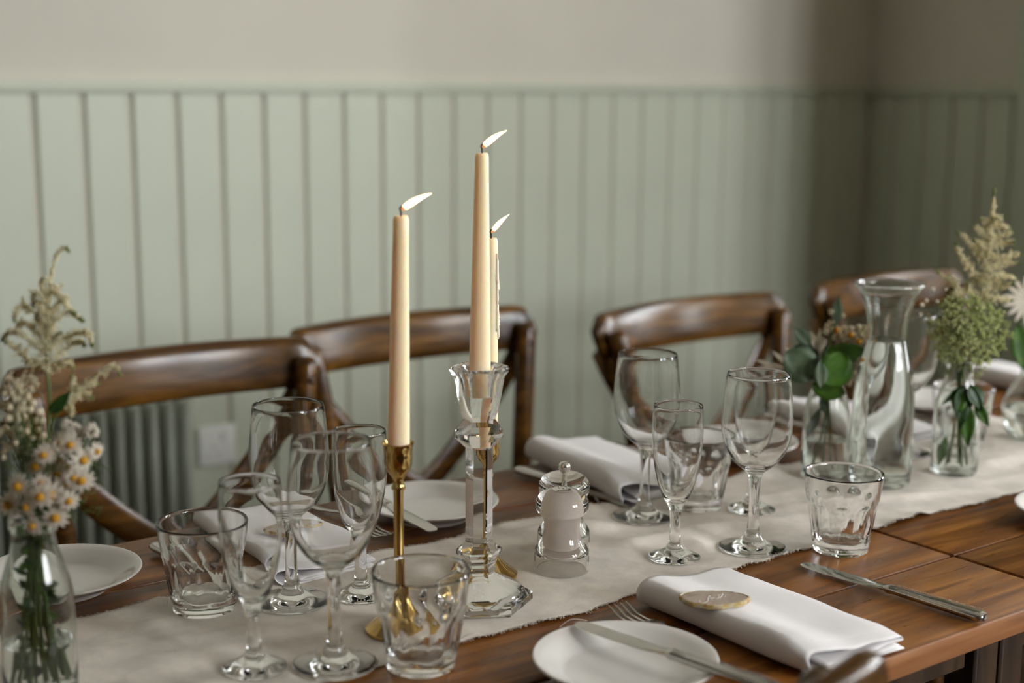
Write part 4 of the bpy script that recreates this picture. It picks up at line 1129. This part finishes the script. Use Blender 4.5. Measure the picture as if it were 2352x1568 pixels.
# ---- left bouquet -------------------------------------------------
dL = depth(pB1 + Vector((0, 0, 0.16)))
neck1 = pB1 + Vector((0, 0, 0.148))
t, org = stem_thing('astilbe_stem', 'tall cream astilbe plume rising from the left bottle', 'flower', pB1 + Vector((0, 0, 0.0085)), 'flower stems in the left bottle')
axis = [pB1 + Vector((0.004, 0.002, 0.012)), neck1 + Vector((0.002, -0.002, -0.01))] + px3([(113, 960), (108, 850)], dL) + px3([(107, 780), (110, 720), (113, 660), (122, 610), (135, 578), (150, 568), (158, 577)], dL)
st_ = MB(); st_.tube([p - org for p in smoothpath(axis[:4], 6)], 0.0013, 6); st_.build('stem', 'stem', t, 180)
B = [[(106, 700), (88, 676), (78, 676), (75, 705)], [(106, 745), (62, 705), (40, 712), (33, 738)], [(104, 790), (72, 752), (46, 742), (40, 762)], [(104, 815), (60, 775), (22, 762), (5, 782)], [(75, 838), (60, 822), (30, 795), (12, 785)],
     [(115, 665), (140, 680), (160, 712), (190, 738)], [(112, 760), (135, 730), (158, 712), (172, 722)], [(113, 805), (160, 772), (200, 764), (213, 795)], [(113, 830), (150, 802), (180, 782), (195, 795)], [(114, 856), (150, 832), (170, 845)], [(110, 850), (85, 830), (60, 835)], [(111, 690), (98, 660), (100, 640)], [(112, 720), (128, 705), (140, 690)],
     [(106, 770), (90, 745), (85, 720)], [(108, 730), (92, 705), (85, 690)], [(112, 740), (125, 715), (130, 700)], [(110, 800), (125, 775), (140, 765)]]
plume(t, org, axis[3:], [px3(b_, dL, 0, 0.012) for b_ in B], dens=650, r=0.0010)
place_leaf(t, at(112, 955, dL), at(158, 900, dL - 0.005), BACK, 0.010, 'darkleaf', org=org)
t, org = stem_thing('astilbe_stem', 'drooping astilbe side plume at the right of the left bottle', 'flower', pB1 + Vector((0.003, -0.004, 0.0085)), 'flower stems in the left bottle')
ax2 = [pB1 + Vector((0.008, -0.004, 0.012)), neck1 + Vector((0.005, -0.004, -0.01))] + px3([(118, 985), (150, 935), (180, 892), (230, 856), (262, 842), (277, 862)], dL, 0.006)
st_ = MB(); st_.tube([p - org for p in smoothpath(ax2[:4], 6)], 0.001, 6); st_.build('stem', 'stem', t, 180)
plume(t, org, ax2[3:], [px3(b_, dL, 0.006, 0.008) for b_ in ([(155, 930), (165, 895), (166, 858)], [(180, 895), (205, 885), (225, 880)], [(165, 910), (190, 905), (212, 915)], [(158, 925), (165, 945), (160, 960)])], dens=620, r=0.0010)
# seed heads and buds at the left of the bouquet
t, org = stem_thing('grass_plume', 'fluffy tan grass plume at the far left of the bouquet', 'flower', pB1 + Vector((-0.004, 0.003, 0.0085)), 'flower stems in the left bottle')
ax3 = [pB1 + Vector((-0.006, 0.004, 0.012)), neck1 + Vector((-0.004, 0.003, -0.01))] + px3([(55, 1080), (40, 980), (45, 890), (55, 862)], dL, 0.01)
st_ = MB(); st_.tube([p - org for p in smoothpath(ax3[:4], 6)], 0.001, 6); st_.build('stem', 'stem', t, 180)
plume(t, org, ax3[3:], [px3(b_, dL, 0.008, 0.012) for b_ in ([(42, 960), (15, 930), (0, 935)], [(42, 940), (60, 905), (75, 895)], [(44, 900), (25, 870), (12, 872)], [(48, 885), (70, 868), (85, 885)], [(40, 1000), (12, 985), (-6, 1000)], [(42, 1010), (62, 990), (70, 1005)], [(45, 1030), (20, 1020), (5, 1040)], [(45, 920), (20, 900), (2, 895)], [(46, 1050), (60, 1030), (64, 1040)])], 'tan', 560, 0.0012, 'tan')
t, org = stem_thing('gypsophila_sprig', 'spray of small cream buds in the left bottle', 'flower', pB1 + Vector((-0.002, 0.0, 0.0085)), 'flower stems in the left bottle')
mb, sm_ = MB(), MB(); hub = at(80, 1090, dL)
sm_.tube([p - org for p in smoothpath([pB1 + Vector((-0.003, 0, 0.012)), neck1 + Vector((0, 0, -0.008)), hub], 6)], 0.0010, 5)
buds = [(34, 890), (48, 901), (26, 905), (30, 919), (52, 925), (75, 925), (70, 940), (56, 957), (84, 965), (68, 978), (88, 987), (97, 965), (48, 940), (22, 935), (62, 990), (40, 965), (30, 1000), (15, 985), (75, 1005), (95, 1010), (36, 1017), (55, 1030), (18, 1030), (8, 1050), (100, 1000), (64, 912), (90, 945), (10, 905), (45, 985), (20, 960)]
for (a, b) in buds:
    p = at(a, b, dL + fr.uniform(-0.02, 0.015)); mb.ball(p - org, fr.uniform(0.0022, 0.0034), 8, 6)
    sm_.tube([q - org for q in smoothpath([hub, hub.lerp(p, 0.55) + Vector((0, 0, -0.006)), p], 5)], 0.0004, 4)
sm_.build('stem', 'stem', t, 180); mb.build('buds', 'tan', t, 180, 'stuff')
# white button heads
t, org = stem_thing('yarrow_sprig', 'sprig of white button flowers against the radiator', 'flower', pB1 + Vector((0.002, -0.006, 0.0085)), 'flower stems in the left bottle')
sm_ = MB(); hub = at(160, 1060, dL)
sm_.tube([p - org for p in smoothpath([pB1 + Vector((0.006, -0.006, 0.012)), neck1 + Vector((0.006, -0.005, -0.006)), hub], 6)], 0.0009, 5)
for (a, b, r_) in ((153, 976, .0048), (170, 985, .0056), (182, 993, .0044), (209, 990, .0064), (160, 990, .0045)):
    p = at(a, b, dL + fr.uniform(-.006, .006)); mb = MB()
    for k in range(70):
        d = jit(1).normalized(); mb.octa(p + d * r_ * fr.uniform(.75, 1.0) - org, r_ * 0.28)
    mb.build('flower_head', 'petal', t, 180)
    sm_.tube([q - org for q in smoothpath([hub, hub.lerp(p, .6) + Vector((0, 0, -.003)), p], 5)], 0.0005, 4)
sm_.build('stem', 'stem', t, 180)
# chamomile
def daisy_meshes():
    mb = MB(); n = 12
    for k in range(n):
        v, f = leaf_geo(0.0088, 0.0033, 0.8, 0.22, 0.05, 5, 0.7)
        mb.add(v, f, Matrix.Rotation(2 * PI * k / n + fr.uniform(-.1, .1), 4, 'Z') @ Matrix.Translation((0, 0.0024, 0)) @ Matrix.Rotation(fr.uniform(-.2, .12), 4, 'X'))
    pm_ = mesh('petals', mb.v, mb.f, 180); pm_.materials.append(M['petal'])
    dm = lathe('disc', [(0, -0.001), (0.0031, -0.0005), (0.0035, 0.0006), (0.0031, 0.0021), (0.0018, 0.0031), (0, 0.0035)], 14, 180); dm.materials.append(M['disc'])
    return pm_, dm
DP, DD = daisy_meshes()
def daisy(t, org, p, nrm, s=1.0):
    z = Vector(nrm).normalized(); m_ = frame(Vector((0, 0, 1)) if abs(z.z) < 0.9 else Vector((1, 0, 0)), z)
    o = link('petals', DP, None, t); o.matrix_local = Matrix.Translation(p - org) @ m_ @ Matrix.Diagonal((s, s, s, 1))
    d = link('disc', DD, None, o)
sprigs = [
    ('chamomile sprig facing the viewer low on the left bottle', [(41, 1117, 0.1, 0), (82, 1071, 0.1, 0.2), (92, 1141, 0, -0.2), (20, 1160, -.3, -.2)]),
    ('chamomile sprig with the topmost yellow-centred flowers', [(117, 1037, 0.1, .5), (140, 1018, 0.1, 1.5), (161, 1022, 0.3, 1.2), (100, 1045, -.4, .7)]),
    ('chamomile sprig leaning out to the right over the radiator', [(191, 1057, 1.2, .5), (223, 1037, 1.4, 1.0), (169, 1097, .5, .1), (187, 1104, .8, 0)]),
    ('chamomile sprig with the fullest daisy in the middle of the bouquet', [(134, 1091, .2, .1), (156, 1110, .3, .1), (142, 1124, .2, 0), (95, 1109, -.1, -.1)]),
    ('chamomile sprig hanging lowest at the bottle neck', [(158, 1151, .3, 0), (115, 1137, .2, -.2), (127, 1189, .4, .6), (75, 1208, 0, -.1), (60, 1165, -.2, 0)]),
]
for k, (lab, fl) in enumerate(sprigs):
    t, org = stem_thing('chamomile_sprig', lab, 'flower', pB1 + Vector((0.004 * math.cos(k * 1.3), 0.004 * math.sin(k * 1.3), 0.0085)), 'flower stems in the left bottle')
    sm_ = MB(); cx_ = sum(f[0] for f in fl) / len(fl); hub = at(cx_ * .6 + 92 * .4, 1195, dL + 0.004)
    b0 = pB1 + Vector((0.016 * math.cos(k * 1.3 + 2), 0.016 * math.sin(k * 1.3 + 2), 0.012))
    sm_.tube([p - org for p in smoothpath([b0, neck1 + Vector((0.004 * math.cos(k), 0.004 * math.sin(k), -0.03)), hub], 8)], 0.0011, 5)
    for (a, b, sx, sz) in fl:
        p = at(a, b, dL - 0.012 + fr.uniform(-0.016, 0.012))
        nrm = BACK + RGT * (sx + fr.uniform(-.5, .5)) + _up * (sz + fr.uniform(-.45, .5))
        daisy(t, org, p, nrm, fr.uniform(0.72, 1.12))
        sm_.tube([q - org for q in smoothpath([hub, hub.lerp(p, .5) + jit(.004), p - nrm.normalized() * 0.001], 5)], 0.0005, 4)
    # feathery green
    for q in range(60):
        p = at(cx_ + fr.uniform(-42, 42), fr.uniform(1030, 1200), dL + fr.uniform(-.012, .02)); d = (jit(1) + _up * .6).normalized()
        sm_.tube([p - org, p + d * 0.006 + jit(.002) - org, p + d * 0.012 - org], 0.00045, 3)
    sm_.build('stem', 'stem', t, 180)
# greenery inside the bottle
t, org = stem_thing('fern_sprig', 'dark green foliage standing in the water of the left bottle', 'foliage', pB1 + Vector((0, 0.002, 0.0085)), 'flower stems in the left bottle')
sm_ = MB()
for k in range(11):
    q = 2 * PI * k / 11
    b0 = pB1 + Vector((0.017 * math.cos(q), 0.017 * math.sin(q), 0.012)); t0 = neck1 + Vector((-0.006 * math.cos(q), -0.006 * math.sin(q), 0.018))
    sm_.tube([p - org for p in smoothpath([b0, b0.lerp(t0, .5) + jit(.003), t0], 7)], 0.0012, 5)
sm_.build('stem', 'stem', t, 180)
for k in range(58):
    z = fr.uniform(0.028, 0.150); rr_ = 0.010 if z > 0.1 else 0.015
    q = fr.uniform(0, 2 * PI); b0 = pB1 + Vector((rr_ * .45 * math.cos(q), rr_ * .45 * math.sin(q), z)); d = Vector((math.cos(q), math.sin(q), fr.uniform(-.9, .9)))
    place_leaf(t, b0, b0 + d * fr.uniform(.008, .013), jit(1) + BACK, fr.uniform(.005, .009), 'darkleaf' if k % 4 else 'leaf', org=org, n=5)

# ---- middle bouquet -------------------------------------------------
dM = depth(pB2 + Vector((0, 0, 0.17))); neck2 = pB2 + Vector((0, 0, 0.146))
def in_bottle(pB, neck, k, r_=0.012):
    return [pB + Vector((r_ * math.cos(k), r_ * math.sin(k), 0.012)), neck + Vector((-0.004 * math.cos(k), -0.004 * math.sin(k), -0.01))]
t, org = stem_thing('eucalyptus_sprig', 'eucalyptus sprig with broad round leaves in the middle bottle', 'foliage', pB2 + Vector((0, 0, 0.0085)), 'flower stems in the middle bottle')
hub = at(1885, 865, dM - 0.01)
sm_ = MB(); sm_.tube([p - org for p in smoothpath(in_bottle(pB2, neck2, 2.0) + [hub, at(1900, 800, dM), at(1920, 745, dM)], 7)], 0.0014, 6)
sm_.build('stem', 'stem', t, 180)
LV = [((1868, 868), (1806, 806), 0.046, 'euca', (-.35, .25), -.02), ((1885, 830), (1984, 800), 0.031, 'leaf', (.1, .5), -.005), ((1893, 880), (1945, 812), 0.046, 'leaf', (.25, .1), -.03), ((1865, 880), (1942, 905), 0.030, 'leaf', (.1, -.3), -.015),
      ((1876, 830), (1826, 795), 0.028, 'darkleaf', (-.2, .4), .015), ((1884, 828), (1887, 892), 0.017, 'euca', (0, 0), -.045), ((1916, 750), (1928, 679), 0.018, 'euca', (.4, .1), .01), ((1860, 792), (1826, 752), 0.018, 'euca', (-.3, .3), .012)]
for (b_, e_, w, mt, nn, dz) in LV:
    place_leaf(t, at(b_[0], b_[1], dM + dz + .004), at(e_[0], e_[1], dM + dz - 0.004), BACK + RGT * nn[0] + _up * nn[1], w, mt, org=org, sh=0.92, curl=0.10, fold=0.10, n=12, tipsharp=0.62 if w > .02 else 1.0)
place_leaf(t, at(1885, 935, dM + .01), at(1855, 1005, dM + .01), BACK, .012, 'darkleaf', org=org)
place_leaf(t, at(1888, 900, dM + .008), at(1900, 955, dM + .006), BACK, .014, 'darkleaf', org=org)
# spidery cream flower heads (strap petals)
for lab, hubp, ends, k in (('cream flower with long strap petals leaning left over the wine glass', (1830, 858, 0.012), [(1735, 826), (1740, 840), (1750, 848), (1775, 806), (1783, 812), (1806, 797), (1768, 835), (1812, 800), (1790, 850)], 3.6),
                           ('cream spiky flower standing upright behind the round leaves', (1878, 815, 0.02), [(1861, 758), (1872, 768), (1884, 755), (1892, 772), (1898, 778), (1866, 778), (1880, 768), (1855, 770)], 4.4)):
    t, org = stem_thing('strap_flower', lab, 'flower', pB2 + Vector((0.002 * math.cos(k), 0.002 * math.sin(k), 0.0085)), 'flower stems in the middle bottle')
    h_ = at(hubp[0], hubp[1], dM + hubp[2]); sm_ = MB()
    sm_.tube([p - org for p in smoothpath(in_bottle(pB2, neck2, k) + [at(1882, 872, dM + hubp[2]), h_], 7)], 0.0012, 5); sm_.build('stem', 'stem', t, 180)
    for (a, b) in ends:
        e = at(a, b, dM + hubp[2] + fr.uniform(-.012, .012))
        place_leaf(t, h_, e, BACK + jit(.5), 0.0065, 'petal', 'petal', org, sh=1.5, curl=0.05, fold=0.2, n=6, tipsharp=.6)
# dried floret cluster
t, org = stem_thing('rice_flower_sprig', 'sprig of tiny dried tan florets with orange centres', 'flower', pB2 + Vector((0.003, 0.001, 0.0085)), 'flower stems in the middle bottle')
hub = at(1905, 850, dM + 0.012); sm_, mb, ob = MB(), MB(), MB()
sm_.tube([p - org for p in smoothpath(in_bottle(pB2, neck2, 5.5) + [at(1895, 880, dM + .012), hub], 7)], 0.0011, 5)
cl = [(1908, 718), (1935, 725), (1907, 742), (1900, 750), (1897, 762), (1912, 758), (1922, 765), (1915, 775), (1928, 757), (1940, 752), (1948, 760), (1955, 755), (1960, 768), (1950, 775), (1938, 778), (1930, 772), (1972, 752), (1986, 754), (1976, 765), (1983, 775), (1990, 785), (1998, 782), (2000, 795), (1975, 785), (1965, 780), (1985, 800), (1994, 810), (2000, 820), (1990, 825), (1978, 830), (1970, 840), (1962, 845), (1985, 850), (1975, 860), (1968, 870), (1955, 868), (1948, 880), (1980, 870), (1962, 858), (1996, 800), (1945, 768), (1922, 780)]
for (a, b) in cl:
    p = at(a, b, dM + .012 + fr.uniform(-.01, .012)); mb.ball(p - org, fr.uniform(.0030, .0045), 8, 6)
    for q in range(4): mb.ball(p + jit(.0035) - org, fr.uniform(.0012, .0022), 6, 5)
    sm_.tube([q - org for q in smoothpath([hub, hub.lerp(p, .55) + jit(.003), p], 4)], .0004, 4)
for (a, b) in ((1921, 759), (1973, 784), (2004, 829), (1953, 769)):
    ob.ball(at(a, b, dM + .004) - org, .0040, 8, 6)
sm_.build('stem', 'brownstem', t, 180); mb.build('florets', 'tan', t, 180, 'stuff'); ob.build('floret_centres', 'orange', t, 180, 'stuff')

# ---- right bouquet -------------------------------------------------
dR = depth(pB3 + Vector((0, 0, 0.17))); neck3 = pB3 + Vector((0, 0, 0.146))
t, org = stem_thing('astilbe_stem', 'cream astilbe plume standing against the dark corner on the right', 'flower', pB3 + Vector((0, 0.002, 0.0085)), 'flower stems in the right bottle')
ax = in_bottle(pB3, neck3, 1.0) + px3([(2225, 770), (2250, 685), (2262, 645), (2270, 590), (2276, 530), (2281, 480), (2284, 433)], dR, .012)
sm_ = MB(); sm_.tube([p - org for p in smoothpath(ax[:5], 6)], .0013, 6); sm_.build('stem', 'stem', t, 180)
B = [[(2262, 600), (2245, 575), (2218, 548), (2199, 533)], [(2252, 650), (2230, 620), (2208, 590), (2194, 558)], [(2270, 560), (2255, 535), (2236, 520)], [(2276, 525), (2262, 510), (2254, 503)], [(2268, 575), (2252, 560), (2238, 552)],
     [(2278, 515), (2300, 520), (2318, 523)], [(2276, 545), (2300, 540), (2322, 534)], [(2273, 565), (2305, 558), (2330, 557)], [(2270, 595), (2305, 590), (2346, 584)], [(2266, 618), (2305, 606), (2342, 603)], [(2262, 640), (2300, 632), (2335, 640)], [(2256, 668), (2290, 660), (2330, 652)], [(2252, 680), (2285, 685), (2325, 690)], [(2256, 660), (2275, 640), (2300, 648)], [(2250, 690), (2230, 670), (2222, 650)], [(2274, 540), (2266, 525), (2260, 515)], [(2281, 500), (2292, 500), (2300, 505)]]
plume(t, org, ax[4:], [px3(b_, dR, .012, .012) for b_ in B], dens=800, r=.0013, thick=1.5)
t, org = stem_thing('astilbe_stem', 'short astilbe spike leaning towards the carafe', 'flower', pB3 + Vector((-.002, 0, .0085)), 'flower stems in the right bottle')
ax = in_bottle(pB3, neck3, 3.0) + px3([(2200, 790), (2212, 690), (2200, 660), (2175, 640), (2150, 620)], dR, .004)
sm_ = MB(); sm_.tube([p - org for p in smoothpath(ax[:4], 6)], .0011, 6); sm_.build('stem', 'stem', t, 180)
plume(t, org, ax[3:], [px3(b_, dR, .004, .008) for b_ in ([(2210, 680), (2222, 665), (2226, 655)], [(2200, 662), (2190, 645), (2178, 632)], [(2206, 672), (2195, 678), (2185, 670)])], dens=800, r=.0013, thick=1.5)
# lace flower umbel
t, org = stem_thing('lace_flower', 'green-white lace flower umbel above the right bottle', 'flower', pB3 + Vector((.001, -.002, .0085)), 'flower stems in the right bottle')
hub = at(2217, 762, dR - .018); sm_, mb = MB(), MB()
sm_.tube([p - org for p in smoothpath(in_bottle(pB3, neck3, 4.5) + [at(2212, 850, dR + .01), hub + FWD * .006], 7)], .0015, 6)
for k in range(64):
    u = math.sqrt((k + .5) / 64); q = k * 2.39996
    ex, ey = 86 * u * math.cos(q), 84 * u * math.sin(q)
    e = at(2220 + ex, 762 + ey, dR - .030 + .030 * u * u + fr.uniform(-.003, .003))
    sm_.tube([p - org for p in smoothpath([hub, hub.lerp(e, .55) + BACK * .004, e], 5)], .0005, 4)
    for j in range(26):
        d = jit(1).normalized() * fr.uniform(.001, .0075); sm_.tube([e - org - BACK * .002, e + d * .8 + BACK * .003 - org], .0003, 3)
        mb.octa(e + d + BACK * .0035 - org, fr.uniform(.0014, .0024))
sm_.build('stem', 'stem', t, 180); mb.build('florets', 'limefloret', t, 180, 'stuff')
# small umbels around it
t, org = stem_thing('lace_flower', 'loose pale lace flower sprays left of the big umbel', 'flower', pB3 + Vector((-.003, -.002, .0085)), 'flower stems in the right bottle')
sm_, mb, wb = MB(), MB(), MB(); hub = at(2195, 830, dR)
sm_.tube([p - org for p in smoothpath(in_bottle(pB3, neck3, 0.3) + [hub], 7)], .0012, 6)
for (a, b, n_) in ((2140, 740, 26), (2132, 760, 20), (2150, 775, 18), (2165, 790, 18), (2150, 800, 16), (2178, 855, 20), (2170, 830, 16), (2230, 850, 18), (2255, 850, 18), (2290, 810, 22), (2310, 745, 20), (2318, 770, 20), (2300, 780, 18), (2245, 860, 16), (2160, 700, 12), (2172, 690, 12)):
    e = at(a, b, dR + fr.uniform(-.02, .02)); sm_.tube([p - org for p in smoothpath([hub, hub.lerp(e, .55) + jit(.004), e], 5)], .0005, 4)
    for j in range(n_):
        d = jit(1).normalized() * fr.uniform(.001, .007); mb.octa(e + d - org, fr.uniform(.001, .0018)); sm_.tube([e - org, e + d - org], .0003, 3)
for (a, b) in ((2173, 664), (2153, 692), (2114, 722), (2136, 750), (2171, 716), (2145, 770), (2150, 785), (2143, 664), (2118, 700), (2128, 690)):
    e = at(a, b, dR + fr.uniform(-.012, .012)); wb.ball(e - org, fr.uniform(.002, .0032), 8, 6)
    h2 = at(2155, 770, dR); sm_.tube([p - org for p in smoothpath([h2, h2.lerp(e, .5) + jit(.004), e], 5)], .00035, 4)
sm_.build('stem', 'stem', t, 180); mb.build('florets', 'limefloret', t, 180, 'stuff'); wb.build('buds', 'petal', t, 180, 'stuff')
# leaves hanging over the bottle neck
t, org = stem_thing('ivy_sprig', 'dark green leaf sprig hanging at the neck of the right bottle', 'foliage', pB3 + Vector((.003, .001, .0085)), 'flower stems in the right bottle')
hub = at(2215, 880, dR - .025); sm_ = MB(); sm_.tube([p - org for p in smoothpath(in_bottle(pB3, neck3, 5.5) + [neck3 + Vector((0, 0, .006)), hub], 7)], .0012, 6); sm_.build('stem', 'stem', t, 180)
for (a, b, w, mt) in (((2210, 885), (2205, 985), .026, 'darkleaf'), ((2225, 885), (2255, 945), .024, 'darkleaf'), ((2222, 930), (2222, 1028), .020, 'leaf'), ((2240, 925), (2272, 980), .015, 'leaf'), ((2215, 885), (2165, 928), .010, 'darkleaf'), ((2205, 900), (2196, 955), .020, 'leaf')):
    place_leaf(t, at(a[0], a[1], dR - .028), at(b[0], b[1], dR - .034), BACK + RGT * fr.uniform(-.3, .3) + _up * .2, w, mt, org=org, sh=.75, curl=.08, fold=.2, n=8)
dB = depth(pB3 + Vector((0, 0, .05)))
place_leaf(t, at(2172, 1000, dB), at(2162, 1068, dB - .004), BACK, .013, 'leaf', org=org)
# far right vase flowers
dV = depth(pV + Vector((0, 0, .16)))
t, org = stem_thing('leafy_daisy_stem', 'white flower and green leaf above the round vase at the picture edge', 'flower', pV + Vector((0, 0, .0075)))
hub = at(2352, 830, dV); sm_ = MB(); sm_.tube([p - org for p in smoothpath([pV + Vector((.006, 0, .010)), pV + Vector((0, 0, .10)), hub, at(2345, 700, dV)], 7)], .0013, 6); sm_.build('stem', 'stem', t, 180)
place_leaf(t, at(2350, 850, dV - .01), at(2342, 745, dV - .012), BACK, .030, 'leaf', org=org, tipsharp=.7)
for k in range(15):
    q = 2 * PI * k / 15; h_ = at(2358, 690, dV)
    place_leaf(t, h_, h_ + RGT * .034 * math.cos(q) + UPV * .034 * math.sin(q) + BACK * .008, BACK, .007, 'petal', 'petal', org, sh=1.2, n=5, tipsharp=.6)
